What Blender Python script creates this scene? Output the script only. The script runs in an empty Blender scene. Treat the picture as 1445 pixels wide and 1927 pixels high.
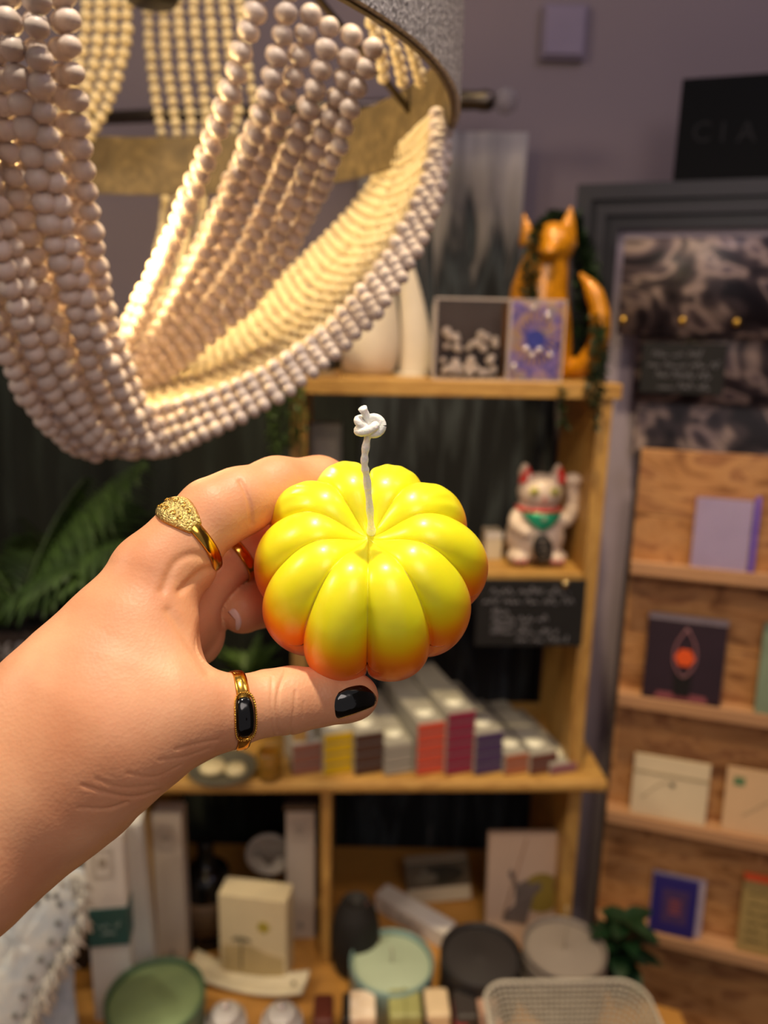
import bpy, bmesh, math, random
import numpy as np
from mathutils import Vector, Matrix
from mathutils.bvhtree import BVHTree
random.seed(7); np.random.seed(7)
PI = math.pi
SC = bpy.context.scene
COL = SC.collection

# ------------------------------------------------------------------ camera
W_, H_, F_ = 1445.0, 1927.0, 1450.0
CZ = 1.45
PITCH, ROLL = math.radians(13.0), 0.022
fwd = Vector((0, math.cos(PITCH), -math.sin(PITCH)))
rt = Vector((1, 0, 0)); up = rt.cross(fwd)
r2 = rt * math.cos(ROLL) + up * math.sin(ROLL)
u2 = up * math.cos(ROLL) - rt * math.sin(ROLL)
CM = Matrix((r2, u2, -fwd)).transposed().to_4x4(); CM.translation = Vector((0, 0, CZ))
CAMPOS = Vector((0, 0, CZ))
cd = bpy.data.cameras.new('camera'); cam = bpy.data.objects.new('camera', cd); COL.objects.link(cam)
cam.matrix_world = CM
cd.sensor_fit = 'VERTICAL'; cd.sensor_height = 36.0; cd.lens = 36.0 * F_ / H_
cd.clip_start = 0.01
cd.dof.use_dof = True; cd.dof.focus_distance = 0.262; cd.dof.aperture_fstop = 6.8
SC.camera = cam

# ------------------------------------------------------------------ exposure, world, lights
SC.view_settings.view_transform = 'Standard'; SC.view_settings.look = 'None'
SC.view_settings.gamma = 1.0; SC.view_settings.exposure = 0.0
SC.view_settings.use_curve_mapping = False
wd = bpy.data.worlds.new('World'); SC.world = wd; wd.use_nodes = True
wd.node_tree.nodes['Background'].inputs[0].default_value = (0.74, 0.66, 0.69, 1)
wd.node_tree.nodes['Background'].inputs[1].default_value = 0.30

def light(name, kind, loc, target, energy, color, size=0.1, angle=None, blend=0.5):
    l = bpy.data.lights.new(name, kind); l.energy = energy; l.color = color
    if kind == 'AREA': l.size = size; l.shape = 'DISK'
    if kind in ('SPOT', 'POINT'): l.shadow_soft_size = size
    if kind == 'SPOT': l.spot_size = angle; l.spot_blend = blend
    o = bpy.data.objects.new(name, l); COL.objects.link(o); o.location = loc
    d = Vector(target) - Vector(loc)
    o.rotation_euler = d.to_track_quat('-Z', 'Y').to_euler()
    return o
light('key_spot', 'SPOT', (-0.01, 0.19, CZ+1.02), (-0.06, 0.28, CZ-0.05), 62, (1.0, 0.89, 0.72), 0.03, math.radians(34), 0.6)
light('front_fill', 'AREA', (0.30, -0.55, CZ+0.50), (-0.05, 0.5, CZ-0.05), 3.0, (1.0, 0.87, 0.80), 0.5)
light('shelf_spot', 'SPOT', (0.08, 0.50, CZ+1.05), (-0.02, 0.90, CZ-0.60), 60, (1.0, 0.77, 0.42), 0.025, math.radians(56), 0.7)
light('rack_fill', 'SPOT', (0.15, 0.05, CZ+0.75), (0.45, 0.95, CZ-0.45), 17, (1.0, 0.76, 0.55), 0.06, math.radians(60), 0.9)  # warm fill added to brighten the bags and rack at the right
light('left_fill', 'AREA', (-1.15, 0.05, CZ+0.65), (-0.25, 0.7, CZ-0.5), 8.0, (1.0, 0.84, 0.64), 0.35)  # area fill added at the left to lift counter and hand, no actual room lamp
light('counter_fill', 'SPOT', (-0.95, 0.45, CZ+0.9), (-0.36, 0.84, CZ-0.80), 30, (1.0, 0.88, 0.72), 0.04, math.radians(30), 0.7)  # added to brighten the cartons at the counter's left, stands for no lamp
light('lilac_wall_glow', 'AREA', (0.75, 0.35, CZ+1.1), (0.5, 1.2, CZ+0.15), 2.4, (0.88, 0.74, 1.0), 0.4)

# ------------------------------------------------------------------ pixel -> place
def ray(px, py):
    d = CM.to_3x3() @ Vector(((px-W_/2)/F_, -(py-H_/2)/F_, -1.0))
    return d
def pt(px, py, dep): return CAMPOS + ray(px, py) * dep
def at(px, py, Y): d = ray(px, py); return CAMPOS + d * (Y / d.y)
def onz(px, py, z): d = ray(px, py); return CAMPOS + d * ((z - CZ) / d.z)
class Frame:
    """upright plane standing in the room: origin, yaw a; local x along it, y into it, z up"""
    def __init__(s, o, a):
        s.a = a; s.M = Matrix.Translation(o) @ Matrix.Rotation(a, 4, 'Z'); s.I = s.M.inverted()
    def loc(s, px, py, dv=0.0):
        d = s.I.to_3x3() @ ray(px, py); c = s.I @ CAMPOS
        return c + d * ((dv - c.y) / d.y)
    def w(s, px, py, dv=0.0): return s.M @ s.loc(px, py, dv)
    def onz(s, px, py, z): return s.I @ onz(px, py, z)

# ------------------------------------------------------------------ materials
MATS = {}
def rgb(h):
    h = h.lstrip('#'); v = [int(h[i:i+2], 16)/255 for i in (0, 2, 4)]
    return tuple((c/12.92 if c <= .04045 else ((c+.055)/1.055)**2.4) for c in v) + (1,)
def mat(name, color, rough=0.5, metal=0.0, var=0.12, scale=30.0, bump=0.0, bscale=None, sss=0.0, sssr=(1, .4, .2),
        sscale=0.005, emit=None, estr=0.0, trans=0.0, coat=0.0, stretch=(1, 1, 1), ior=1.45, spec=0.5):
    if name in MATS: return MATS[name]
    m = bpy.data.materials.new(name); m.use_nodes = True; nt = m.node_tree; N = nt.nodes; L = nt.links
    b = N['Principled BSDF']
    c = rgb(color) if isinstance(color, str) else color
    tc = N.new('ShaderNodeTexCoord'); mp = N.new('ShaderNodeMapping'); mp.inputs['Scale'].default_value = stretch
    L.new(tc.outputs['Object'], mp.inputs[0])
    nz = N.new('ShaderNodeTexNoise'); nz.inputs['Scale'].default_value = scale; nz.inputs['Detail'].default_value = 4
    L.new(mp.outputs[0], nz.inputs['Vector'])
    cr = N.new('ShaderNodeValToRGB')
    cr.color_ramp.elements[0].position = .3; cr.color_ramp.elements[1].position = .7
    cr.color_ramp.elements[0].color = tuple(x*(1-var) for x in c[:3]) + (1,)
    cr.color_ramp.elements[1].color = tuple(min(1, x*(1+var)) for x in c[:3]) + (1,)
    L.new(nz.outputs['Fac'], cr.inputs[0]); L.new(cr.outputs[0], b.inputs['Base Color'])
    b.inputs['Roughness'].default_value = rough; b.inputs['Metallic'].default_value = metal
    b.inputs['IOR'].default_value = ior; b.inputs['Specular IOR Level'].default_value = spec
    b.inputs['Transmission Weight'].default_value = trans; b.inputs['Coat Weight'].default_value = coat
    if sss:
        b.inputs['Subsurface Weight'].default_value = sss; b.inputs['Subsurface Radius'].default_value = sssr
        b.inputs['Subsurface Scale'].default_value = sscale
    if emit:
        b.inputs['Emission Color'].default_value = rgb(emit) if isinstance(emit, str) else emit
        b.inputs['Emission Strength'].default_value = estr
    if bump:
        n2 = N.new('ShaderNodeTexNoise'); n2.inputs['Scale'].default_value = bscale or scale*4; n2.inputs['Detail'].default_value = 3
        L.new(mp.outputs[0], n2.inputs['Vector'])
        bp = N.new('ShaderNodeBump'); bp.inputs['Strength'].default_value = bump; bp.inputs['Distance'].default_value = 0.001
        L.new(n2.outputs['Fac'], bp.inputs['Height']); L.new(bp.outputs[0], b.inputs['Normal'])
    MATS[name] = m; return m
def ramp_mat(name, stops, kind='noise', scale=8.0, dist=3.0, rough=.6, stretch=(1, 1, 1), bump=.2, metal=0, detail=5, coat=0):
    if name in MATS: return MATS[name]
    m = bpy.data.materials.new(name); m.use_nodes = True; nt = m.node_tree; N = nt.nodes; L = nt.links
    b = N['Principled BSDF']; tc = N.new('ShaderNodeTexCoord'); mp = N.new('ShaderNodeMapping')
    mp.inputs['Scale'].default_value = stretch; L.new(tc.outputs['Object'], mp.inputs[0])
    if kind == 'noise':
        t = N.new('ShaderNodeTexNoise'); t.inputs['Scale'].default_value = scale; t.inputs['Detail'].default_value = detail
        t.inputs['Distortion'].default_value = dist
    elif kind == 'wave':
        t = N.new('ShaderNodeTexWave'); t.inputs['Scale'].default_value = scale; t.inputs['Distortion'].default_value = dist
        t.inputs['Detail'].default_value = detail; t.inputs['Detail Scale'].default_value = 1.5
    else:
        t = N.new('ShaderNodeTexVoronoi'); t.inputs['Scale'].default_value = scale
    L.new(mp.outputs[0], t.inputs['Vector'])
    cr = N.new('ShaderNodeValToRGB'); el = cr.color_ramp.elements
    while len(el) > 1: el.remove(el[0])
    el[0].position = stops[0][0]; el[0].color = rgb(stops[0][1])
    for p, c in stops[1:]:
        e = el.new(p); e.color = rgb(c)
    out = t.outputs['Color'] if kind == 'vor' else t.outputs['Fac'] if 'Fac' in t.outputs else t.outputs[0]
    L.new(out, cr.inputs[0]); L.new(cr.outputs[0], b.inputs['Base Color'])
    b.inputs['Roughness'].default_value = rough; b.inputs['Metallic'].default_value = metal; b.inputs['Coat Weight'].default_value = coat
    if bump:
        bp = N.new('ShaderNodeBump'); bp.inputs['Strength'].default_value = bump; bp.inputs['Distance'].default_value = 0.002
        L.new(out, bp.inputs['Height']); L.new(bp.outputs[0], b.inputs['Normal'])
    MATS[name] = m; return m

# ------------------------------------------------------------------ mesh helpers
def mesh_obj(name, vs, fs, m, parent=None, smooth=False, M=None):
    me = bpy.data.meshes.new(name)
    if M is not None: vs = [M @ Vector(v) for v in vs]
    me.from_pydata([tuple(v) for v in vs], [], fs); me.update()
    if smooth: me.shade_smooth()
    if m: me.materials.append(m)
    o = bpy.data.objects.new(name, me); COL.objects.link(o)
    if parent: o.parent = parent
    return o
def bevel(o, w, seg=2):
    b = o.modifiers.new('bevel', 'BEVEL'); b.width = w; b.segments = seg; b.limit_method = 'ANGLE'; b.angle_limit = .6
    return o
def empty(name, M, label, cat, group=None):
    o = bpy.data.objects.new(name, None); COL.objects.link(o)
    if not isinstance(M, Matrix): M = Matrix.Translation(M)
    o.matrix_world = M; o.empty_display_size = .02
    return tag(o, label, cat, group)
def tag(o, label=None, cat=None, group=None, kind=None):
    if label: o['label'] = label
    if cat: o['category'] = cat
    if group: o['group'] = group
    if kind: o['kind'] = kind
    return o
BF = [(0, 3, 2, 1), (4, 5, 6, 7), (0, 1, 5, 4), (1, 2, 6, 5), (2, 3, 7, 6), (3, 0, 4, 7)]
def boxv(x0, x1, y0, y1, z0, z1):
    return [(x0, y0, z0), (x1, y0, z0), (x1, y1, z0), (x0, y1, z0), (x0, y0, z1), (x1, y0, z1), (x1, y1, z1), (x0, y1, z1)]
def box(name, x0, x1, y0, y1, z0, z1, m, parent=None, bv=.0008, M=None):
    o = mesh_obj(name, boxv(min(x0, x1), max(x0, x1), min(y0, y1), max(y0, y1), min(z0, z1), max(z0, z1)), BF, m, parent, M=M)
    return bevel(o, bv) if bv else o
class MB:
    def __init__(s): s.v = []; s.f = []
    def add(s, vs, fs, M=None):
        n = len(s.v); s.v += [tuple(M @ Vector(v)) if M is not None else tuple(v) for v in vs]
        s.f += [tuple(i+n for i in f) for f in fs]; return s
    def box(s, *a, M=None): return s.add(boxv(*a), BF, M)
    def tube(s, pts, r, seg=8, cap=True, flat=1.0):
        pts = [Vector(p) for p in pts]; n = len(pts); rs = r if isinstance(r, (list, tuple)) else [r]*n
        vs = []; prev = None
        for i, p in enumerate(pts):
            t = (pts[min(i+1, n-1)] - pts[max(i-1, 0)]).normalized()
            if prev is None:
                a = t.cross(Vector((0, 0, 1)));
                if a.length < .1: a = t.cross(Vector((0, 1, 0)))
            else: a = prev - t*prev.dot(t)
            a.normalize(); prev = a; b = t.cross(a)
            for k in range(seg):
                an = 2*PI*k/seg; vs.append(p + (a*math.cos(an) + b*math.sin(an)*flat)*rs[i])
        fs = [(i*seg+k, i*seg+(k+1) % seg, (i+1)*seg+(k+1) % seg, (i+1)*seg+k) for i in range(n-1) for k in range(seg)]
        if cap: fs += [tuple(range(seg))[::-1], tuple((n-1)*seg+k for k in range(seg))]
        return s.add(vs, fs)
    def lathe(s, prof, seg=40, M=None):
        vs = []; n = len(prof)
        for r, z in prof:
            for k in range(seg): an = 2*PI*k/seg; vs.append((r*math.cos(an), r*math.sin(an), z))
        fs = [(i*seg+k, i*seg+(k+1) % seg, (i+1)*seg+(k+1) % seg, (i+1)*seg+k) for i in range(n-1) for k in range(seg)]
        fs += [tuple(range(seg))[::-1], tuple((n-1)*seg+k for k in range(seg))]
        return s.add(vs, fs, M)
    def ell(s, c, r, seg=16, rings=10, M=None):
        if not hasattr(r, '__len__'): r = (r, r, r)
        vs = [(c[0], c[1], c[2]-r[2])]
        for i in range(1, rings):
            ph = -PI/2 + PI*i/rings
            for k in range(seg):
                an = 2*PI*k/seg; vs.append((c[0]+r[0]*math.cos(ph)*math.cos(an), c[1]+r[1]*math.cos(ph)*math.sin(an), c[2]+r[2]*math.sin(ph)))
        vs.append((c[0], c[1], c[2]+r[2])); e = len(vs)-1
        fs = [(0, 1+(k+1) % seg, 1+k) for k in range(seg)] + [(e, e-seg+k, e-seg+(k+1) % seg) for k in range(seg)]
        for i in range(rings-2):
            for k in range(seg):
                a = 1+i*seg; fs.append((a+k, a+(k+1) % seg, a+seg+(k+1) % seg, a+seg+k))
        return s.add(vs, fs, M)
    def build(s, name, m, parent=None, smooth=True): return mesh_obj(name, s.v, s.f, m, parent, smooth)
def catmull(P, n=12):
    P = [Vector(p) for p in P]; Q = [P[0]*2-P[1]] + P + [P[-1]*2-P[-2]]; out = []
    for i in range(1, len(Q)-2):
        a, b, c, d = Q[i-1:i+3]
        for k in range(n):
            t = k/n
            out.append(.5*((2*b) + (c-a)*t + (2*a-5*b+4*c-d)*t*t + (3*b-a-3*c+d)*t**3))
    out.append(P[-1]); return out
def along(path, step):
    out = [path[0]]; acc = 0
    for a, b in zip(path, path[1:]):
        L = (b-a).length
        while L > 0 and acc + L >= step:
            a = a + (b-a).normalized()*(step-acc); out.append(a); L = (b-a).length; acc = 0
        acc += L
    return out
def text_obj(s, size, m, parent, M, name='lettering', spacing=1.0, align='CENTER', ext=.0003):
    cu = bpy.data.curves.new('t', 'FONT'); cu.body = s; cu.size = size; cu.extrude = ext; cu.align_x = align
    cu.space_character = spacing; cu.resolution_u = 3
    t = bpy.data.objects.new('t', cu); COL.objects.link(t)
    dg = bpy.context.evaluated_depsgraph_get(); me = bpy.data.meshes.new_from_object(t.evaluated_get(dg))
    bpy.data.objects.remove(t); bpy.data.curves.remove(cu)
    me.materials.clear(); me.materials.append(m)
    me.transform(M); o = bpy.data.objects.new(name, me); COL.objects.link(o); o.parent = parent
    return o
STAND = Matrix.Rotation(PI/2, 4, 'X')      # text plane facing -y
def scribble(lines, m, parent, y, name='chalk_writing', r=.0007):
    """handwriting strokes; lines = (x0, x1, z, height)"""
    mb = MB()
    for x0, x1, z, h in lines:
        x = x0
        while x < x1:
            wl = min(x1-x, random.uniform(.014, .03)); pts = []
            n = max(4, int(wl/(h*.28)))
            for i in range(n):
                pts.append((x+wl*i/(n-1), y, z + h*random.uniform(.1, 1.0)*(1 if i % 2 else 0) ))
            mb.tube(catmull(pts, 3), r, 4)
            x += wl + h*.6
    return mb.build(name, m, parent, True)
def disc_pts(r, n=32, sx=1, sz=1): return [(r*sx*math.cos(2*PI*k/n), r*sz*math.sin(2*PI*k/n)) for k in range(n)]
def plate(name, outline, y, th, m, parent, cx=0, cz=0):
    """flat shape with thickness th, in the local xz plane with its back at y"""
    n = len(outline)
    vs = [(cx+x, y, cz+z) for x, z in outline] + [(cx+x, y-th, cz+z) for x, z in outline]
    fs = [tuple(range(n))[::-1], tuple(range(n, 2*n))] + [(k, (k+1) % n, n+(k+1) % n, n+k) for k in range(n)]
    o = mesh_obj(name, vs, fs, m, parent)
    bm = bmesh.new(); bm.from_mesh(o.data); bmesh.ops.recalc_face_normals(bm, faces=bm.faces); bm.to_mesh(o.data); bm.free()
    return o

# ================================================================== the setting
M_wall = mat('lilac_plaster', '#84767a', .8, var=.05, scale=3, bump=.15, bscale=120)
M_wood_shelf = ramp_mat('golden_pine', [(0, '#7a5424'), (.42, '#a87c3c'), (.6, '#c0954e'), (1, '#8c6430')], 'noise', 14, 1.5, .5, (1.2, 8, 8), .15)
M_wood_v = ramp_mat('golden_pine_upright', [(0, '#7a5424'), (.42, '#a87c3c'), (.6, '#c0954e'), (1, '#8c6430')], 'noise', 14, 1.5, .5, (8, 8, 1.2), .15)
M_floor = ramp_mat('floor_boards', [(0, '#4a3220'), (1, '#6b4a2e')], 'wave', 6, 4, .6)
def struct(name, *a, m=M_wall, M=None):
    o = box(name, *a, m, bv=0, M=M); o['kind'] = 'structure'; return o
YW = 1.25
struct('floor', -1.6, 1.6, -1.4, 1.6, -.02, 0, m=M_floor)
struct('wall_back', -1.6, 1.6, YW, YW+.05, 0, 2.9)
struct('wall_left', -1.65, -1.6, -1.4, YW+.05, 0, 2.9)
struct('wall_right', 1.6, 1.65, -1.4, YW+.05, 0, 2.9)

# thermostat-like plate on the wall
f_wall = Frame(Vector((0, YW, 0)), 0)
a = f_wall.loc(1015, 112, -.01); b = f_wall.loc(1108, 8, -.01)
sw = empty('wall_plate', f_wall.M @ Vector(((a.x+b.x)/2, 0, a.z)), 'square lilac painted cover plate high on the back wall', 'wall plate')
hw = (b.x-a.x)/2; hh = (b.z-a.z)
box('plate_body', -hw, hw, -.012, -.0005, 0, hh, mat('plate_paint', '#7d7080', .6, var=.04), sw, .003)
box('plate_cover', -hw*.86, hw*.86, -.016, -.012, hh*.07, hh*.93, mat('plate_paint2', '#84778a', .6, var=.04), sw, .002)

# ================================================================== shelving
CAB = Frame(at(850, 1460, .90), .045)
def cl(px, py, dv=0.0): return CAB.loc(px, py, dv)
zT = cl(850, 716).z; zT0 = cl(850, 746).z
zS = cl(1000, 1080).z; zM = cl(850, 1452).z; zM0 = cl(850, 1482).z; zB = cl(615, 1818).z
uL = cl(548, 1000).x; uR = cl(1126, 1080).x
D1 = .16
TH = .018
shelf = empty('hutch', CAB.M @ Vector(((uL+uR)/2, 0, zM)), 'upper golden pine shelf hutch with the lucky cat inside', 'shelf unit')
def inpar(o, par):                       # keep world place while parented (geometry given in the CAB frame)
    o.parent = par; o.matrix_parent_inverse = par.matrix_world.inverted(); o.matrix_world = CAB.M; return o
def cbox(name, x0, x1, y0, y1, z0, z1, m, par, bv=.0015): return inpar(box(name, x0, x1, y0, y1, z0, z1, m, None, bv), par)
bpy.context.view_layer.update()
cbox('top_board', uL-.006, uR+.008, -.004, D1, zT0, zT, M_wood_shelf, shelf)
cbox('side_panel', uR-TH, uR, 0, D1, zM, zT0, M_wood_v, shelf)
cbox('side_panel', uL, uL+TH, 0, D1, zM, zT0, M_wood_v, shelf)
cbox('shelf_board', uL+TH, uR-TH, .003, D1-.01, zS-.012, zS, M_wood_shelf, shelf)
vL = cl(248, 1500).x; vM = cl(613, 1600).x; vR = cl(1092, 1600).x
lower = empty('bookcase', CAB.M @ Vector(((vL+vR)/2, 0, zB)), 'lower pine shelf unit with two open bays standing on the counter', 'shelf unit')
bpy.context.view_layer.update()
D2 = .22
cbox('top_board', vL-.03, vR+.022, -.024, D2-.02, zM-.017, zM-.0005, M_wood_shelf, lower, .006)
cbox('side_panel', vR-TH, vR, .012, D2-.02, zB, zM-.0172, M_wood_v, lower)
cbox('side_panel', vL-.01, vL+TH, .012, D2-.02, zB, zM-.0172, M_wood_v, lower)
cbox('divider', vM-.007, vM+.007, .005, D2-.03, zB, zM-.0172, M_wood_v, lower)
# counter
M_counter = ramp_mat('counter_wood', [(0, '#9a6a2c'), (.5, '#c08a42'), (1, '#b07a38')], 'noise', 10, 1.0, .45, (1, 7, 7), .1)
zBw = (CAB.M @ Vector((0, 0, zB))).z
counter = empty('counter', Vector((-.1, .75, 0)), 'wooden display counter carrying the jars and shelf unit', 'counter')
def prism(name, pl, z0, z1, m, par):
    n = len(pl); o = mesh_obj(name, [(x, y, z0) for x, y in pl]+[(x, y, z1) for x, y in pl], [tuple(range(n))[::-1], tuple(range(n, 2*n))]+[(k, (k+1) % n, n+(k+1) % n, n+k) for k in range(n)], m, par)
    return bevel(o, .003)
prism('worktop', [(-.72, -.33), (.50, -.33), (.50, .085), (.345, .13), (.335, .40), (-.72, .40)], zBw-.035, zBw-.0005, M_counter, counter)
prism('cabinet_body', [(-.70, -.26), (.48, -.26), (.48, .07), (.33, .12), (.32, .38), (-.70, .38)], .0, zBw-.0352, mat('counter_side', '#3a2d24', .6), counter)

# ================================================================== hangings behind
def cloth(name, x0, x1, ztop, zbot, Y, m, label, cat, amp=.012, waves=9, seed=0, flare=0):
    rnd = random.Random(seed); nx, nz = 120, 24; vs = []; ph = [rnd.uniform(0, 6) for _ in range(4)]
    for j in range(nz+1):
        for i in range(nx+1):
            u = i/nx; v = j/nz; x = x0+(x1-x0)*u + .006*math.sin(v*5+u*9)
            y = Y + amp*(math.sin(u*waves*2*PI+ph[0]+.5*math.sin(v*3))*.6 + .4*math.sin(u*waves*4.3+ph[1]+v))*(0.6+.4*v)
            vs.append((x+u*flare*min(1, max(0, v-.12)*8), y, ztop+(zbot-ztop)*v))
    fs = [(j*(nx+1)+i, j*(nx+1)+i+1, (j+1)*(nx+1)+i+1, (j+1)*(nx+1)+i) for j in range(nz) for i in range(nx)]
    o = mesh_obj(name, vs, fs, m, None, True); s = o.modifiers.new('thick', 'SOLIDIFY'); s.thickness = .0015; s.offset = 0
    return tag(o, label, cat)
M_dye = ramp_mat('streaked_fabric', [(0, '#121314'), (.42, '#1e2022'), (.52, '#41474a'), (.6, '#26292c'), (.72, '#8a8480'), (1, '#bdb4ac')],
                 'noise', 5, .6, .9, (7, 1, .9), .05, detail=6)
a = at(742, 246, 1.21); b = at(990, 252, 1.21)
cloth('wall_hanging', a.x-.05, b.x, a.z, .35, 1.205, M_dye, 'grey and charcoal streaked fabric panel hanging behind the shelf', 'fabric', .006, 5, 2, .075)
nt_ = M_dye.node_tree; tx_ = [n for n in nt_.nodes if n.type == 'TEX_NOISE'][0]; rp_ = [n for n in nt_.nodes if n.type == 'VALTORGB'][0]
tc_ = [n for n in nt_.nodes if n.type == 'TEX_COORD'][0]; sz_ = nt_.nodes.new('ShaderNodeSeparateXYZ'); nt_.links.new(tc_.outputs['Object'], sz_.inputs[0])
mr_ = nt_.nodes.new('ShaderNodeMapRange'); mr_.inputs[1].default_value = 1.46; mr_.inputs[2].default_value = 1.72; mr_.inputs[3].default_value = -.06; mr_.inputs[4].default_value = .42
nt_.links.new(sz_.outputs['Z'], mr_.inputs[0]); ad_ = nt_.nodes.new('ShaderNodeMath'); ad_.operation = 'ADD'
nt_.links.new(tx_.outputs['Fac'], ad_.inputs[0]); nt_.links.new(mr_.outputs[0], ad_.inputs[1]); nt_.links.new(ad_.outputs[0], rp_.inputs[0])
M_dkcloth = ramp_mat('dark_backdrop_fabric', [(0, '#0c0f0b'), (.5, '#171a13'), (.66, '#2a3029'), (1, '#3b423a')], 'noise', 5, .6, .95, (6, 1, .8), .05)
a = at(-250, 590, 1.21); b = at(680, 590, 1.21)
cloth('dark_backdrop', a.x, b.x, a.z, .30, 1.21, M_dkcloth, 'dark olive black drape behind the shelf unit, extended as an added backdrop behind the palm', 'drape', .012, 12, 4)  # left part added as a dark backdrop where the wall lies in shade

# curtain rod
rodL = at(440, 222, 1.12); rodR = at(925, 190, 1.12)
M_steel = mat('brushed_bronze', '#6f6558', .3, 1.0, var=.1, scale=60)
rod = empty('curtain_rod', rodR, 'bronze curtain rod with a faceted crystal finial on its right end', 'curtain rod')
mb = MB().tube([Vector((rodL.x-rodR.x-.25, 0, rodL.z-rodR.z-.008)), Vector((0, 0, 0))], .0085, 16); mb.build('rod', M_steel, rod)
MB().tube([Vector((-.045, 0, 0)), Vector((-.04, 0, 0)), Vector((-.02, 0, 0)), Vector((-.012, 0, 0)), Vector((0, 0, 0)), Vector((.004, 0, 0))], [.010, .0125, .0115, .0135, .0125, .007], 20).build('end_cap', M_steel, rod)
mb = MB().tube([Vector((-.10, 0, 0)), Vector((-.10, YW-1.12-.002, 0))], .006, 10); mb.build('wall_bracket', M_steel, rod)
bm = bmesh.new(); bmesh.ops.create_icosphere(bm, subdivisions=2, radius=.017, matrix=Matrix.Translation((.019, 0, 0)))
me = bpy.data.meshes.new('finial'); bm.to_mesh(me); bm.free()
o = bpy.data.objects.new('finial', me); COL.objects.link(o); o.parent = rod
me.materials.append(mat('crystal', '#cfc8cc', .08, var=.05, trans=.75)); tag(o, 'faceted clear crystal ball')

# framed panel, sign, rack on the right
FR = Frame(at(1150, 1500, 1.10), -.30)
RK = Frame(at(1143, 1500, 1.0), -.30)
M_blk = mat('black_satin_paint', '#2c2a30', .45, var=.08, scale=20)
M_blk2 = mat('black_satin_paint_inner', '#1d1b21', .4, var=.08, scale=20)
a = FR.loc(1088, 350); tx = a.x; tz = a.z
fr = empty('framed_board', FR.M @ Vector((tx+.3, .02, .0)), 'large black stepped moulding frame around a lilac board behind the card rack', 'framed board')
bpy.context.view_layer.update()
def fin(o, par, F):
    o.parent = par; o.matrix_parent_inverse = par.matrix_world.inverted(); o.matrix_world = F.M; return o
FB = -FR.M.translation.z
wd_ = .62
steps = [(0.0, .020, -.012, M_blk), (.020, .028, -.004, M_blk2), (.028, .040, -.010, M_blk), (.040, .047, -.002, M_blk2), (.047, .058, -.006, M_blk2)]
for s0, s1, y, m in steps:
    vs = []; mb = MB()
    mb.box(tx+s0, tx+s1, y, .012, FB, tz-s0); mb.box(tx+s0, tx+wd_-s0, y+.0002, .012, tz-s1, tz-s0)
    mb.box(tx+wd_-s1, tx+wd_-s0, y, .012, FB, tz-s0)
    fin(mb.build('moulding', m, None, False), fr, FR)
o = box('backing_board', tx+.05, tx+wd_-.05, .006, .011, FB, tz-.05, mat('board_paint', '#a79bab', .7, var=.04), None, 0); fin(o, fr, FR)

a = FR.loc(1280, 152, .0); b = FR.loc(1266, 336, .0)
sg = empty('name_sign', FR.M @ Vector((b.x+.15, 0, tz)), 'flat black sign board with faint C I A letters standing on the frame', 'sign')
bpy.context.view_layer.update()
hS = a.z - tz
fin(box('sign_board', b.x, b.x+.3, -.008, .006, tz+.0005, tz+hS, mat('sign_black', '#040405', .6, var=.05, spec=.15), None, .001), sg, FR)
for ch, px in (('C', 1320), ('I', 1360), ('A', 1405)):
    c = FR.loc(px, 248, -.008)
    o = text_obj(ch, .035, mat('faint_letter', '#1c1a1c', .5, var=.02, spec=.2), None, Matrix.Translation((c.x, -.0082, c.z-.012)) @ STAND, 'letter'); fin(o, sg, FR)

# marbled clutch bags
M_marb = ramp_mat('marbled_leather', [(0, '#16131a'), (.36, '#1f1c22'), (.46, '#4a4044'), (.52, '#a8938b'), (.57, '#6a5b60'), (.66, '#262228'), (1, '#3a3238')],
                  'noise', 4.6, 3.0, .4, (1, 1, 1.5), .05, detail=2.5)
M_brass = mat('brass', '#c9a04a', .3, 1.0, var=.05)
def clutch(px0, py0, px1, py1, dv, flap, label, studs=()):
    a = FR.loc(px0, py1, dv); b = FR.loc(px1, py0, dv); w = b.x-a.x; h = b.z-a.z
    e = empty('clutch_bag', FR.M @ Matrix.Translation((a.x+w/2, dv, a.z)), label, 'bag', 'marbled leather clutch bags')
    bevel(mesh_obj('bag_body', boxv(-w/2+.004, w/2-.004, .002, .018, 0, h-.004), BF, M_marb, e), .004, 3)
    zf = h*(1-flap); n = 14
    vs = []
    for i, (y, z) in enumerate([(.018, h-.006), (.014, h), (.004, h), (-.001, h-.005), (-.003, h*.7+zf*.3), (-.003, zf)]):
        vs += [(-w/2, y, z), (w/2, y, z)]
    fs = [(2*i, 2*i+1, 2*i+3, 2*i+2) for i in range(5)]
    o = mesh_obj('flap', vs, fs, M_marb, e, True); s = o.modifiers.new('t', 'SOLIDIFY'); s.thickness = .002; s.offset = 1
    for sx, sy in studs:
        c = FR.loc(sx, sy, dv-.005)
        MB().ell((c.x-(a.x+w/2), -.005, c.z-a.z), (.0055, .004, .0055)).build('stud', M_brass, e)
    return e
bagA = clutch(1160, 442, 1520, 632, -.055, .98, 'marbled black leather clutch with three brass studs, upper one under the frame top', [(1172, 603), (1284, 604), (1386, 607)])
bagB = clutch(1182, 600, 1520, 852, -.030, .62, 'marbled black leather clutch behind the small chalk label, lower of the two', [])
a = FR.loc(1202, 738, -.062); b = FR.loc(1370, 648, -.062)
w, h = b.x-a.x, b.z-a.z
t = empty('chalk_label', FR.M @ Matrix.Translation((a.x+w/2, -.062, a.z)), 'small black label with four chalked lines in front of the lower clutch', 'label')
M_board = mat('chalkboard', '#141312', .7, var=.1); M_chalk = mat('chalk', '#8a8890', .9, var=.1)
box('label_board', -w/2, w/2, 0, .003, 0, h, M_board, t, .0005)
box('hanging_clip', -.01, .01, .003, .021, h*.6, h*.75, M_board, t, .0005)
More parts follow.
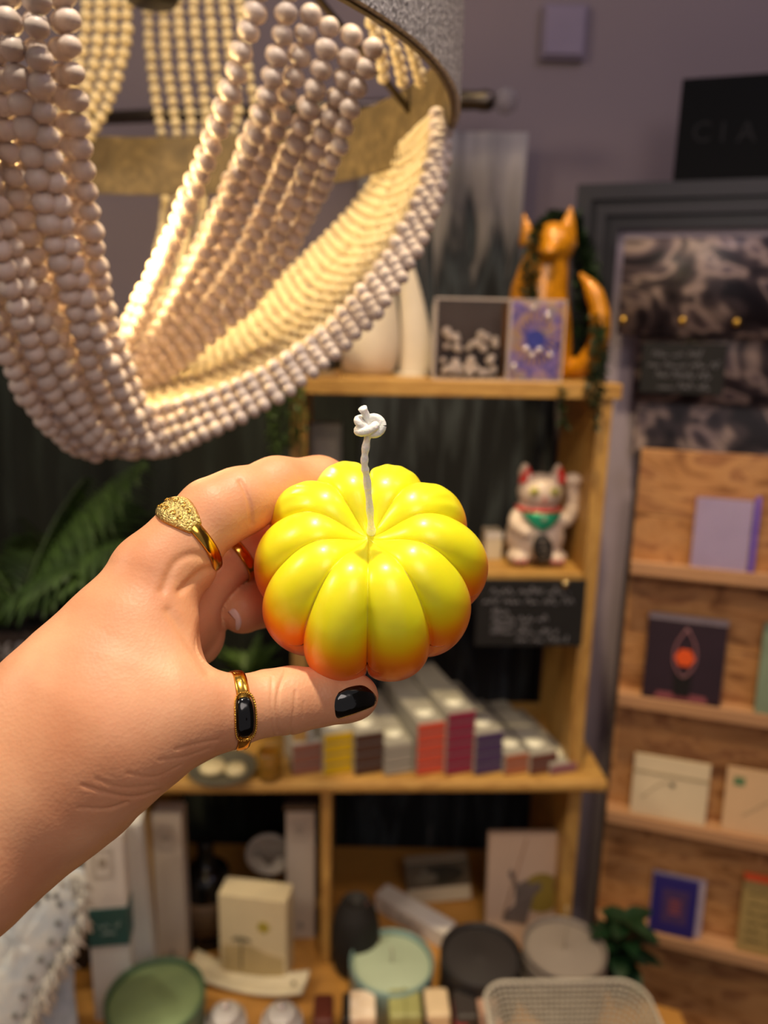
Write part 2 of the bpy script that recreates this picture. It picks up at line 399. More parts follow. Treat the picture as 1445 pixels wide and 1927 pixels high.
scribble([(-w*.38, w*.25, h*.74, .009), (-w*.42, w*.42, h*.53, .009), (-w*.32, w*.34, h*.32, .009), (-w*.28, w*.34, h*.10, .009)], M_chalk, t, -.0006, r=.0005)

# card rack
M_osb = ramp_mat('warm_pine_boards', [(0, '#5c3418'), (.34, '#8a5a30'), (.44, '#b5804c'), (.54, '#bf8c58'), (.62, '#95623a'), (.7, '#b07a4c'), (1, '#5e3518')], 'noise', 13, 1.4, .55, (1, 1, 2.2), .15)
M_ledge = ramp_mat('ledge_pine', [(0, '#a47650'), (.5, '#bd8f66'), (1, '#aa7c56')], 'noise', 12, .6, .5, (1, 6, 6), .1)
rl = 0.0; rw = .46
ledge_z = [RK.loc(x, y, -.03).z for x, y in ((1185, 1062), (1168, 1310), (1152, 1530), (1125, 1735))]
rtop = RK.loc(1200, 845).z
rk = empty('card_rack', RK.M @ Vector((rw/2, 0, -RK.M.translation.z)), 'tall warm pine card rack with narrow ledges on the right', 'card rack')
bpy.context.view_layer.update()
RB = -RK.M.translation.z
pz = rtop; k = 0
while pz > RB+.01:
    p2 = max(RB, pz-.088)
    fin(box('plank', rl, rw, 0, .014, p2+.0012, pz, M_osb, None, .001), rk, RK); pz = p2
fin(box('side_edge', rl-.006, rl, -.004, .016, RB, rtop, mat('rack_edge', '#3d3431', .6), None, .001), rk, RK)
dz = ledge_z[2]-ledge_z[3]
for z in ledge_z + [ledge_z[3]-dz]:
    mb = MB(); mb.box(rl, rw, -.032, -.0002, z-.012, z); mb.box(rl, rw, -.036, -.032, z-.012, z+.006)
    fin(bevel(mb.build('ledge', M_ledge, None, False), .0012), rk, RK)
def card(name, px0, py0, px1, py1, li, m, label, cat, th=.004, tilt=-.10, dv=-.02):
    """standing card; pixel corner (px0,py0) top left, (px1,py1) bottom right, on ledge li"""
    a = RK.loc(px0, (py0+py1)/2, dv); b = RK.loc(px1, (py0+py1)/2, dv)
    w = b.x-a.x; z0 = ledge_z[li]+.0006
    h = RK.loc((px0+px1)/2, (py0*1.0), dv).z - RK.loc((px0+px1)/2, py1, dv).z
    e = empty(name, RK.M @ Matrix.Translation(((a.x+b.x)/2, dv-th*.5, z0)) @ Matrix.Rotation(tilt, 4, 'X'), label, cat)
    return e, w, h
M_cello = mat('cellophane', '#f4f0ff', .12, var=.02, trans=1.0, ior=1.05)
e, w, h = card('wrapped_card', 1302, 905, 1430, 1050, 0, None, 'pale lilac card in clear cellophane on the top ledge', 'card')
box('card_sheet', -w/2+.004, w/2-.008, 0, .003, .0002, h-.006, mat('lilac_card', '#e4d4d8', .6, var=.03), e, .0004)
box('wrapper', -w/2+.001, w/2, -.002, -.001, .0, h, M_cello, e, .0003); box('wrapper_edge', w/2-.006, w/2, -.0012, .003, .0, h, mat('violet_foil', '#8a6fd0', .3, var=.05), e, .0003)
e, w, h = card('keyring_card', 1216, 1140, 1368, 1300, 1, None, 'dark purple square packet showing an orange pendant on the second ledge', 'card')
box('card_sheet', -w/2, w/2, 0, .003, .0002, h, mat('aubergine_card', '#2c1c26', .45, var=.1), e, .0004)
box('header_strip', -w/2, w/2, -.001, -.0002, h*.93, h, mat('clear_strip', '#8d8088', .2), e, .0002)
mb = MB(); mb.tube(catmull([(.0, -.002, h*.86), (-.012, -.002, h*.66), (-.013, -.002, h*.45), (0, -.002, h*.30), (.013, -.002, h*.45), (.012, -.002, h*.66), (.0, -.002, h*.86)], 5), .0016, 6)
mb.build('cord_loop', mat('pink_cord', '#8a5f66', .5), e)
plate('orange_pendant', disc_pts(.013, 6), -.0005, .002, mat('orange_enamel', '#e0561c', .4), e, 0, h*.52)
plate('black_tassel', [(-.010, -.02), (.010, -.02), (.011, .012), (-.011, .012)], -.0005, .002, mat('black_thread', '#0f0a0c', .8), e, 0, h*.24)
plate('printed_base', [(-w*.35, 0), (w*.35, 0), (w*.3, .009), (-w*.3, .009)], -.0005, .0003, mat('rose_print', '#8a4a52', .6), e, 0, h*.02)
e, w, h = card('green_card', 1432, 1160, 1530, 1330, 1, None, 'sage green card at the right edge of the second ledge', 'card')
box('card_sheet', -w/2, w/2, 0, .003, .0002, h, mat('sage_card', '#7f8f76', .6), e, .0004); box('card_fold', -w/2, w/2, .0032, .006, .0002, h*.98, mat('sage_card', '#7f8f76'), e, .0004)
e, w, h = card('landscape_card', 1192, 1400, 1338, 1512, 2, None, 'cream landscape card with a faint branch and dot, left on the third ledge', 'card')
M_cream = mat('cream_card', '#d9c6a4', .6, var=.03)
box('card_sheet', -w/2, w/2, 0, .003, .0002, h, M_cream, e, .0004)
box('top_band', -w/2, w/2, -.0008, -.0001, h*.70, h*.74, mat('grey_print', '#a89878', .6), e, 0)
plate('printed_dot', disc_pts(.0035, 16), -.0002, .0004, mat('dark_print', '#4c4436', .6), e, .003, h*.58)
MB().tube(catmull([(-w*.35, -.0005, h*.3), (-w*.15, -.0005, h*.55), (0, -.0005, h*.62)], 4), .0006, 4).build('printed_branch', mat('grey_print', '#a89878'), e)
e, w, h = card('stamped_card', 1366, 1425, 1520, 1545, 2, None, 'peach toned card with a small green stamp, right on the third ledge', 'card')
box('card_sheet', -w/2, w/2, 0, .003, .0002, h, mat('peach_card', '#d8b48a', .6, var=.03), e, .0004)
plate('green_stamp', [(-.007, -.006), (.007, -.006), (.007, .006), (-.007, .006)], -.0002, .0004, mat('green_print', '#5f7f56', .6), e, -w/2+.016, h*.80)
MB().tube(catmull([(-w*.25, -.0005, h*.3), (-w*.1, -.0005, h*.42), (w*.1, -.0005, h*.6), (w*.3, -.0005, h*.66)], 4), .0008, 4).build('printed_branch', mat('grey_print', '#a89878'), e)
e, w, h = card('indigo_book', 1226, 1640, 1328, 1745, 3, None, 'indigo booklet with orange print in a clear sleeve on the bottom ledge', 'booklet')
box('cover', -w/2, w/2-.010, -.001, .005, .0002, h-.004, mat('indigo_cover', '#26206a', .45, var=.06), e, .0004)
box('sleeve', -w/2-.001, w/2, .0052, .0075, .0001, h, mat('sleeve_edge', '#a89aa8', .3), e, .0004)
plate('printed_panel', [(-w*.3, h*.2), (w*.2, h*.2), (w*.2, h*.78), (-w*.3, h*.78)], -.0011, .0003, mat('muted_purple', '#44305c', .5), e)
for k in range(5): plate('orange_line', [(-.008, -.0007), (.008, -.0007), (.008, .0007), (-.008, .0007)], -.0015, .0003, mat('copper_print', '#a8563c', .5), e, -w*.05, h*(.38+.055*k))
e, w, h = card('lettered_card', 1395, 1640, 1520, 1780, 3, None, 'tan card with orange top edge and dark lines of lettering, bottom ledge', 'card')
box('card_sheet', -w/2, w/2, 0, .003, .0002, h, mat('tan_card', '#a38a54', .6, var=.05), e, .0004)
box('orange_edge', -w/2, w/2, -.0006, .0032, h*.93, h*1.0+.001, mat('orange_print', '#e2562a', .5), e, .0003)
scribble([(-w*.4, w*.4, h*z, .006) for z in (.76, .62, .5, .38, .26, .14)], mat('olive_print', '#4a4522', .7), e, -.0004, 'printed_lettering', .0006)

# ================================================================== things on the hutch top
zTw = (CAB.M @ Vector((0, 0, zT))).z; zSw = (CAB.M @ Vector((0, 0, zS))).z; zMw = (CAB.M @ Vector((0, 0, zM))).z
def cplace(name, px, dv, z, label, cat, yaw=0, group=None, py=None):
    """empty standing at local depth dv behind the hutch front, height z (frame local), seen at column px"""
    c = CAB.I @ CAMPOS
    # find the ray through column px that meets height z at depth dv
    lo, hi = -400, 2600
    for _ in range(40):
        mid = (lo+hi)/2
        if cl(px, mid, dv).z > z: lo = mid
        else: hi = mid
    p = cl(px, mid, dv)
    return empty(name, CAB.M @ Matrix.Translation((p.x, dv, z)) @ Matrix.Rotation(yaw, 4, 'Z'), label, cat, group)
def ppm(dv, z):                          # metres per pixel there
    p = CAB.M @ Vector((0, dv, z)); return -(CM.inverted() @ p).z / F_
s = ppm(.09, zT)
M_cer = mat('white_ceramic', '#cfc3b4', .35, var=.04, sss=.0)
e = cplace('ceramic_vase', 692, .10, zT, 'broad off white teardrop ceramic vase on the hutch top', 'vase')
prof = [(.0, 0), (38*s, 0), (52*s, 12*s), (60*s, 45*s), (58*s, 90*s), (48*s, 150*s), (34*s, 200*s), (20*s, 236*s), (15*s, 240*s), (11*s, 232*s), (0, 228*s)]
P2 = catmull([(r, 0, z) for r, z in prof], 4); mb = MB().lathe([(max(p.x, .0003), p.z) for p in P2]); mb.build('vase_body', M_cer, e)
MB().tube([(0, 0, 230*s), (0, 0, 238*s)], 10*s, 16).build('neck_shade', mat('vase_shadow', '#5a5048', .6), e)  # dark plug in the mouth, shade inside the neck given as colour
e = cplace('slim_ceramic_leaf', 775, .09, zT, 'slim upright white ceramic leaf sculpture beside the broad vase', 'sculpture')
mb = MB().tube(catmull([(8*s, 0, 0), (6*s, 0, 60*s), (-4*s, 0, 130*s), (-18*s, 0, 200*s), (-30*s, 0, 240*s)], 5), [max(2*s, (32-30*(i/20)**1.6)*s) for i in range(21)], 16, flat=.45)
mb.build('leaf_body', M_cer, e); MB().lathe([(.0003, 0), (34*s, 0), (32*s, 5*s), (.0003, 6*s)], 24).build('base', M_cer, e)
e = cplace('labelled_candle', 612, .02, zT, 'small round candle tin with a black lettered label, hutch top left', 'candle')
MB().lathe([(.0003, 0), (26*s, 0), (28*s, 3*s), (28*s, 52*s), (25*s, 56*s), (.0003, 56*s)]).build('tin', mat('tin_cream', '#b7a07a', .3, .3), e)
MB().lathe([(28.6*s, 14*s), (28.8*s, 14*s), (28.8*s, 42*s), (28.6*s, 42*s)], 40).build('label_band', mat('label_black', '#14120f', .5), e)
scribble([(-.012, .012, 22*s, .008)], M_chalk, e, -29.4*s, 'label_lettering', .0006)

def acrylic(px0, px1, py0, dv, kind, label):
    e = cplace('gem_box', (px0+px1)/2, dv, zT, label, 'box', 0, 'clear gem boxes')
    w = (px1-px0)*s*.97; h = (728-py0)*s; d = .035
    clear = mat('clear_acrylic', '#f6f2f0', .03, var=.01, trans=1.0, ior=1.12)
    mb = MB(); t = .002
    mb.box(-w/2, w/2, 0, t, 0, h); mb.box(-w/2, w/2, d-t, d, 0, h); mb.box(-w/2, -w/2+t, t, d-t, 0, h); mb.box(w/2-t, w/2, t, d-t, 0, h); mb.box(-w/2+t, w/2-t, t, d-t, 0, t)
    mb.build('acrylic_case', clear, e, False)
    mb = MB(); q = .0025
    for xa in (-w/2, w/2-q): mb.box(xa, xa+q, -.0006, -.0001, 0, h)
    for za in (0, h-q): mb.box(-w/2, w/2, -.0011, -.0007, za, za+q)
    mb.build('pale_rim', mat('rim_pearl', '#a89a94', .35), e, False)
    if kind == 0:
        box('printed_backdrop', -w/2+.003, w/2-.003, d-.006, d-.004, .003, h-.003, mat('brown_print', '#3b3230', .4), e, 0)
        for k in range(46):
            z = .008 + .066*random.random()**2.2; x = random.uniform(-w/2+.012, w/2-.012)
            bm = bmesh.new(); bmesh.ops.create_icosphere(bm, subdivisions=3, radius=random.uniform(.0035, .006), matrix=Matrix.Translation((x, random.uniform(.012, .02), min(z, h-.012))) @ Matrix.Rotation(random.random()*3, 4, 'X'))
            me = bpy.data.meshes.new('gem'); bm.to_mesh(me); bm.free(); me.shade_smooth(); me.materials.append(mat('champagne_gem', '#fbeedd', .08, .25, var=.05, coat=.5))
            g = bpy.data.objects.new('gem', me); COL.objects.link(g); g.parent = e
    else:
        mm = ramp_mat('iridescent_print', [(0, '#30307a'), (.35, '#5a5ab0'), (.48, '#a58fd8'), (.56, '#d8b48a'), (.66, '#8fa8e0'), (1, '#e8e0f0')], 'noise', 38, 1.5, .25, bump=.2)
        box('iridescent_panel', -w/2+.003, w/2-.003, .005, .007, .003, h-.003, mm, e, 0)
        mb = MB()
        for k in range(22):
            an = 2*PI*k/22; c, s_ = math.cos(an), math.sin(an)
            r0, r1 = w*.2, w*.36
            mb.add([(r0*c, .004, h*.52+r0*s_), (r1*math.cos(an+.06), .004, h*.52+r1*math.sin(an+.06)*1.3), (r1*math.cos(an-.06), .004, h*.52+r1*math.sin(an-.06)*1.3), (r0*c, .0045, h*.52+r0*s_)], [(0, 1, 2), (3, 2, 1)])
        mb.build('gold_lashes', mat('gold_print', '#dcae72', .3, .5), e, False)
        plate('blue_iris', disc_pts(w*.17, 24), .0045, .0015, mat('iris_blue', '#4a55b8', .25), e, 0, h*.52)
        for k in range(7):
            MB().ell((random.uniform(-w*.4, w*.4), .0015, random.uniform(.01, h-.01)), .0042, 8, 6).build('gem', mat('pearl_gem', '#f2e8e4', .1, .8), e)
acrylic(817, 951, 590, .012, 0, 'clear box of sparkling champagne gems, left of the two')
acrylic(954, 1054, 590, .010, 1, 'iridescent blue and violet gem box, right of the two')

# amber glitter cat figurine, seated with curling tail
M_amber = mat('amber_glitter_glass', '#bd7c08', .25, .1, var=.35, scale=220, bump=.6, bscale=500, coat=.4)
e = cplace('amber_figurine', 1010, .085, zT, 'amber glitter fox figurine with pointed ears behind the gem boxes', 'figurine')
s9 = ppm(.085, zT)
def S(x, y, z): return (x*s9, y*s9, z*s9)
bmv = bmesh.new()
mb = MB()
mb.tube([S(0, 0, 0), S(-4, 0, 50), S(-6, -4, 110), S(-8, -6, 160), S(0, -8, 205), S(8, -10, 235)], [v*s9 for v in (62, 66, 60, 52, 44, 34)], 20)
mb.ell(S(10, -14, 238), (40*s9, 42*s9, 40*s9)); mb.ell(S(-6, -48, 222), (18*s9, 30*s9, 15*s9))
for ex, lean, hgt in ((-34, -12, 58), (34, 6, 74)):
    mb.tube([S(ex, -8, 236), S(ex+lean*.5, -10, 236+hgt*.55), S(ex+lean, -8, 236+hgt)], [v*s9 for v in (24, 14, 2)], 12, flat=.6)
for lx in (-34, 22): mb.tube([S(lx, -34, 120), S(lx, -42, 60), S(lx, -46, 12), S(lx, -60, 8)], [v*s9 for v in (22, 17, 14, 11)], 12)
me_o = mb.build('body', M_amber, None); me_o.parent = e
rm = me_o.modifiers.new('r', 'REMESH'); rm.mode = 'VOXEL'; rm.voxel_size = .0022; rm.use_smooth_shade = True
sm = me_o.modifiers.new('s', 'SMOOTH'); sm.iterations = 6
MB().tube(catmull([S(48, -10, 22), S(76, -34, 26), S(98, -44, 70), S(96, -44, 120), S(82, -36, 160), S(62, -20, 190)], 5), [v*s9 for v in [20]*8+[19]*8+[17]*4+[15, 13, 10, 8, 6, 3]][:26], 14).build('tail', M_amber, e)

# trailing plants
M_leafd = mat('deep_green_leaf', '#1d3316', .5, var=.4, scale=60)
M_leafm = mat('mid_green_leaf', '#47602a', .5, var=.4, scale=60)
def trailing(name, strands, m, label, leaf=.006, base=None, clump=None, every=.004):
    p0 = Vector(strands[0][0]); e = empty(name, p0, label, 'plant'); mb = MB(); st = MB(); rnd = random.Random(3)
    for P in strands:
        path = catmull([Vector(p)-p0 for p in P], 8); st.tube(path, .0007, 4)
        for q in along(path, every):
            for _ in range(2):
                M = Matrix.Translation(q) @ Matrix.Rotation(rnd.uniform(0, 6.3), 4, 'Z') @ Matrix.Rotation(rnd.uniform(-1, 1), 4, 'X')
                L = leaf*rnd.uniform(.7, 1.3)
                mb.add([(0, 0, 0), (L*.35, L*.5, L*.1), (0, L*1.1, 0), (-L*.35, L*.5, L*.1)], [(0, 1, 2, 3)], M)
    mb.build('foliage', m, e, False); st.build('stem', m, e)
    return e
def C(px, py, dv): return CAB.w(px, py, dv)
strs = [[C(1050+random.uniform(-15, 15), 412+random.uniform(-8, 8), .13), C(1080+k*5, 440, .13), C(1100+k*6, 520+k*4, .12), C(1106+k*6, 600, .12), C(1104+k*8, 680, .12)] for k in range(5)]
strs += [[C(1085+k*6, 450, .12), C(1112+k*7, 540, .08), C(1116+k*7, 640, .03), C(1108+k*9, 715, .0), C(1104+k*9, 735+(k*37) % 100, -.02)] for k in range(4)]
strs += [[C(1040, 408, .12), C(1000+k*6, 440, .05), C(990+k*8, 500+20*k, .03), C(985+k*10, 560+10*k, .03)] for k in range(3)]
strs += [[C(1010+k*9, 425, .16), C(1040+k*9, 402, .14), C(1068+k*6, 440, .13), C(1084+k*5, 560, .12), C(1080+k*8, 690, .12)] for k in range(6)]
strs += [[C(1060, 735, -.015), C(1056, 770, -.02), C(1062, 800+k*6, -.02)] for k in range(2)]
trailing('trailing_plant', strs, M_leafd, 'dark green trailing plant draped over the amber figurine and shelf corner', .009, every=.0035)
strs = [[C(505+k*9, 722+k % 3*6, -.004), C(500+k*10, 760, -.02), C(508+k*9, 800+(k*13) % 30, -.022), C(506+k*9, 830+(k*29) % 34, -.02)] for k in range(8)]
trailing('trailing_plant', strs, M_leafm, 'bright green trailing plant hanging at the left corner of the hutch', .0075)

# ================================================================== lucky cat
s = ppm(.05, zS)
cat = cplace('lucky_cat', 1003, .055, zS, 'white beckoning lucky cat figurine with red ears and green bib on the hutch shelf', 'figurine')
M_catw = mat('cat_white', '#d6c2b0', .3, var=.03); M_red = mat('cat_red', '#d03024', .35, var=.05); M_green = mat('bib_green', '#2a9a72', .25, .3, var=.3, scale=90)
cat.location = cat.location + Vector((0, 0, 2.6*s))
def T(x, y, z): return (x*s, y*s, z*s)
mb = MB()
mb.ell(T(0, 0, 48), (56*s, 46*s, 50*s)); mb.ell(T(0, -2, 85), (44*s, 38*s, 44*s)); mb.ell(T(2, -8, 134), (42*s, 38*s, 35*s))
mb.ell(T(-34, -22, 14), (22*s, 26*s, 14*s)); mb.ell(T(34, -22, 14), (22*s, 26*s, 14*s))
for sx in (-1, 1): mb.tube([T(2+sx*24, -6, 150), T(2+sx*30, -8, 172), T(2+sx*31, -8, 186)], [21*s, 16*s, 5*s], 12, flat=.6)
mb.tube(catmull([T(36, -6, 76), T(58, -8, 86), T(64, -10, 112), T(62, -12, 138), T(60, -14, 152)], 4), [16*s]*4+[14*s]*4+[12.5*s]*9, 14); mb.ell(T(60, -16, 158), (17*s, 16*s, 13*s))
mb.tube(catmull([T(-36, -6, 94), T(-44, -20, 76), T(-30, -38, 66)], 4), 12*s, 12); mb.ell(T(-26, -40, 64), (13*s, 12*s, 11*s))
o = mb.build('body', M_catw, cat)
rm = o.modifiers.new('r', 'REMESH'); rm.mode = 'VOXEL'; rm.voxel_size = .0012; rm.use_smooth_shade = True
sm = o.modifiers.new('s', 'SMOOTH'); sm.iterations = 4
for sx in (-1, 1):
    plate('inner_ear', [(-13*s, -2*s), (12*s, -2*s), (11*s, 12*s), (3*s, 28*s), (-8*s, 14*s)], -19*s, 4*s, M_red, cat, (2+sx*30)*s, 155*s)
    MB().ell(T(2+sx*19, -44, 141), (9*s, 3.5*s, 8*s)).build('eye', mat('eye_yellow', '#d8cf70', .3), cat)
    MB().ell(T(2+sx*19, -47.2, 141), (4*s, 1.5*s, 5*s)).build('pupil', mat('eye_dark', '#6a6a18', .3), cat)
    mb = MB()
    for k in range(3): mb.tube([T(2+sx*16, -44.5, 122-k*3), T(2+sx*34, -36, 125-k*5)], .5*s, 4)
    mb.build('whiskers', mat('whisker_grey', '#6f6660', .6), cat)
    mb = MB()
    for k in range(3): mb.ell(T(sx*34+(k-1)*9, -47, 10), (3*s, 2.5*s, 6*s), 8, 6)
    mb.build('painted_toes', mat('toe_pink', '#c97a72', .5), cat)
MB().ell(T(2, -46, 128), (4*s, 2.5*s, 3*s)).build('nose', mat('nose_pink', '#c26a62', .4), cat)
MB().tube([T(2-7, -45.5, 119), T(2, -46.5, 122), T(2+7, -45.5, 119)], .9*s, 6).build('mouth', mat('nose_pink', '#c26a62'), cat)
mb = MB(); mb.tube([(44*s*.9*math.cos(a_)+2*s, 40*s*.9*math.sin(a_)-5*s, 103*s) for a_ in np.linspace(0, 2*PI, 33)], 4.2*s, 10); mb.build('collar', M_red, cat)
pts = []
vs = []; fs = []
for j in range(7):
    for i in range(13):
        u = (i/12-.5)*2; v = j/6; an = -PI/2+u*.95*(1-.55*v); rr = 45+2*math.sin(v*3)
        vs.append(T(2+rr*math.cos(an)*.98, -4+rr*.98*math.sin(an), 101-v*32*(1-.3*abs(u))))
fs = [(j*13+i, j*13+i+1, (j+1)*13+i+1, (j+1)*13+i) for j in range(6) for i in range(12)]
o = mesh_obj('bib', vs, fs, M_green, cat, True); q = o.modifiers.new('t', 'SOLIDIFY'); q.thickness = 2.4*s; q.offset = 0
MB().ell(T(2, -52, 92), 5*s, 12, 8).build('bell', mat('bell_gold', '#9fb59a', .3, .5), cat)
oc = MB().ell((0, 0, 0), (19*s, 6*s, 30*s), 24, 14); o = oc.build('coin', mat('coin_black', '#2a2724', .4), cat)
o.location = T(4, -50, 36); o.rotation_euler = (.1, -.25, 0); tag(o, 'black oval coin on the belly')
mb = MB()
for k in range(5): mb.tube([(-9*s+k % 2*2*s, -6.4*s, (20-k*9)*s), (9*s, -6.4*s, (18-k*9+(k % 2)*5)*s)], 1.1*s, 5)
mb.tube([(0, -7*s, 22*s), (1*s, -7*s, -20*s)], 1.1*s, 5)
g = mb.build('coin_marking', mat('coin_grey', '#6b625a', .5), o)
# neighbours on that shelf
def cardbox(name, px0, py0, px1, dv, z, m, label, cat, depth=.03, yaw=0, group=None, lean=0, hpx=None, pyb=None):
    """box standing at height z; px0..px1 wide, top at pixel row py0"""
    e = cplace(name, (px0+px1)/2, dv, z, label, cat, yaw, group)
    sc = ppm(dv, z); w = (px1-px0)*sc
    h = cl((px0+px1)/2, py0, dv).z - z
    if lean: e.matrix_world = e.matrix_world @ Matrix.Rotation(lean, 4, 'Y')
    o = box('carton', -w/2, w/2, 0, depth, .0004, h, m, e, .0008)
    return e, w, h
M_white = mat('white_card', '#d8d0c8', .55, var=.03); M_offw = mat('offwhite_card', '#cdbfa4', .55, var=.04)
e, w, h = cardbox('square_carton', 912, 1002, 943, .06, zS, M_offw, 'small beige carton beside the lucky cat', 'box'); box('lid_flap', -w/2, w/2, -.0008, 0, h*.8, h, M_white, e, 0)
e, w, h = cardbox('frosted_carton', 584, 798, 640, .03, zS, mat('frost', '#77756d', .5), 'grey white carton behind the trailing plant inside the hutch', 'box')
box('front_label', -w*.35, w*.35, -.0008, -.0001, h*.62, h*.9, mat('frost_label', '#8c897f', .5), e, 0)

# hanging chalk sign
a = cl(893, 1214, -.006); b = cl(1103, 1092, -.006); w = b.x-a.x; h = b.z-a.z
t = empty('chalk_sign', CAB.M @ Matrix.Translation((a.x+w/2, -.006, a.z)), 'black chalk price sign hanging from the hutch shelf under the lucky cat', 'sign')
box('board', -w/2, w/2, -.002, .003, 0, h, M_board, t, .0006)
scribble([(-w*.38, w*.34, h*.80, .010), (-w*.45, w*.40, h*.65, .010), (-w*.36, -w*.18, h*.49, .008), (-w*.36, w*.16, h*.39, .008), (-w*.36, 0, h*.29, .008), (-w*.36, w*.26, h*.19, .008), (-w*.12, w*.36, h*.07, .009)], M_chalk, t, -.0028, r=.00055)
MB().ell((w*.30, -.003, h*.96), .005, 12, 8).build('pin', mat('pin_glint', '#d9c28a', .15, 1), t)

# ================================================================== incense boxes on the lower top board
cols = [(578, 3, '#8a5a4a', 'terracotta brown'), (636, 4, '#c9a416', 'yellow'), (694, 4, '#4a3128', 'dark brown'), (750, 3, '#9c968a', 'pale grey'),
        (809, 5, '#c9523c', 'coral red'), (864, 6, '#8a2c44', 'burgundy'), (918, 4, '#4d3a5e', 'purple'), (974, 2, '#a8664a', 'peach brown'), (1022, 2, '#6d4338', 'mauve brown'), (1060, 1, '#8f5f66', 'dusty pink')]
M_sleeve = mat('frosted_sleeve', '#a8a498', .35, var=.05)
levels = ['bottom', 'second', 'third', 'fourth', 'fifth', 'sixth']
sI = ppm(.0, zM); bw = .0375; bh = .0135; bl = .15; yawI = .27
proto = None
for px, n, colr, cname in cols:
    mcol = mat('end_'+cname.replace(' ', '_'), colr, .5, var=.06)
    for k in range(n):
        lv = levels[k] + (' and topmost' if k == n-1 and n > 1 else '')
        lab = '%s ended incense box, %s of its stack' % (cname, lv) if n > 1 else 'dusty pink ended incense box lying alone at the right end'
        e = cplace('incense_box', px, -.004, zM, lab, 'incense box', yawI, 'incense boxes stacked on the pine shelf')
        e.matrix_world = Matrix.Translation((0, 0, .0003+k*(bh+.0012))) @ e.matrix_world
        box('sleeve', -bw/2, bw/2, .001, bl if px > 650 else .06, 0, bh, M_sleeve, e, .0008)
        box('coloured_end', -bw/2, bw/2, -.0012, .0008, .0004, bh-.001, mcol, e, .0004)
        if k == n-1:
            MB().lathe([(.0003, 0), (.012, 0), (.012, .0006), (.0003, .0006)], 20, Matrix.Translation((0, .028, bh))).build('round_sticker', mat('sticker_white', '#fff6e0', .4), e)
# dish with tealights, jar, pot, left part of that board
e = cplace('stone_dish', 418, .0, zM, 'shallow dark dish holding two pale wax rounds beside the incense boxes', 'dish'); s = ppm(0, zM)
MB().lathe([(.0003, 0), (42*s, 0), (60*s, 8*s), (64*s, 13*s), (61*s, 14*s), (40*s, 5*s), (.0003, 4*s)]).build('dish', mat('dish_grey', '#5b5648', .4), e)
for k, (dx, r) in enumerate(((-.012, 24), (.018, 19))):
    o = MB().lathe([(.0003, 0), (r*s, 1*s), (r*s*1.03, 6*s), (r*s*.9, 12*s), (.0003, 13*s)], 28).build('wax_round', mat('pale_wax', '#d8c79a', .5), None)
    o.matrix_world = e.matrix_world @ Matrix.Translation((dx, -.006*k, 5.5*s)); tag(o, ('larger' if k == 0 else 'smaller') + ' pale wax round lying in the dark dish', 'wax melt', 'wax rounds in the dish')
e = cplace('amber_glass_jar', 508, -.008, zM, 'small amber glass jar at the end of the incense row', 'jar')
MB().lathe([(.0003, 0), (22*s, 0), (24*s, 4*s), (24*s, 40*s), (21*s, 46*s), (21*s, 52*s), (19*s, 52*s), (19*s, 44*s), (21*s, 38*s), (20*s, 5*s), (.0003, 4*s)]).build('glass', mat('amber_glass', '#c99a3a', .1, trans=.7), e)
MB().lathe([(.0003, 4.5*s), (19*s, 4.5*s), (19*s, 24*s), (.0003, 24*s)]).build('contents', mat('honey', '#9a7424', .3), e)
e = cplace('potted_plant', 468, .15, zM, 'small cream pot with green leaves seen between hand and candle', 'plant'); s = ppm(.15, zM)
MB().lathe([(.0003, 0), (30*s, 0), (40*s, 70*s), (42*s, 74*s), (38*s, 74*s), (34*s, 62*s), (.0003, 60*s)]).build('pot', mat('cream_pot', '#b8a98a', .5), e)
def leaf_mb(mb, M, L, Wd, n=6, droop=.3):
    vs = []; fs = []
    for i in range(n+1):
        t = i/n; w_ = Wd*math.sin(PI*min(1, t*.95+.05))**.8; z = -droop*L*t*t
        vs += [(-w_, L*t, z+w_*.25), (0, L*t, z), (w_, L*t, z+w_*.25)]
    for i in range(n):
        a_ = i*3; fs += [(a_, a_+1, a_+4, a_+3), (a_+1, a_+2, a_+5, a_+4)]
    mb.add(vs, fs, M)
mb = MB()
for k in range(34):
    M = Matrix.Translation((0, 0, 66*s)) @ Matrix.Rotation(k*2.4, 4, 'Z') @ Matrix.Rotation(random.uniform(.1, 1.35), 4, 'X')
    leaf_mb(mb, M, random.uniform(.04, .08), .008)
mb.build('leaves', M_leafm, e)

# palms at the left
def palm(base, n, label, seed, m, Lr=(.22, .36), name='palm_plant', spread=(.35, 1.25), pot=True, az=(0, 6.28)):
    rnd = random.Random(seed); e = empty(name, base, label, 'plant')
    for k in range(n):
        mb = MB(); L = rnd.uniform(*Lr); az_ = rnd.uniform(*az); tl = rnd.uniform(*spread)
        P = [Vector((0, L*t*math.sin(tl)*(1+.2*t), L*t*math.cos(tl) - .28*L*t*t)) for t in np.linspace(0, 1, 14)]
        mb.tube(P, [.0022*(1-.8*i/13) for i in range(14)], 5)
        for i in range(2, 14):
            t = i/13
            for sd in (-1, 1):
                ll = .085*math.sin(PI*(t*.85+.12))+.012
                M = Matrix.Translation(P[i]) @ Matrix.Rotation(-tl*.7+.5*t, 4, 'X').inverted() @ Matrix.Rotation(sd*-(.9-.25*t), 4, 'Z') @ Matrix.Rotation(rnd.uniform(-.15, .05), 4, 'X')
                leaf_mb(mb, M, ll, .0042, 4, .35)
                M2 = Matrix.Translation((P[i]+P[i-1])/2) @ Matrix.Rotation(-tl*.7+.5*t, 4, 'X').inverted() @ Matrix.Rotation(sd*-(.95-.25*t), 4, 'Z')
                leaf_mb(mb, M2, ll*.95, .004, 4, .35)
        o = mb.build('frond', m, e); o.rotation_euler = (0, 0, az_); o.location = (0, 0, .0)
    return e
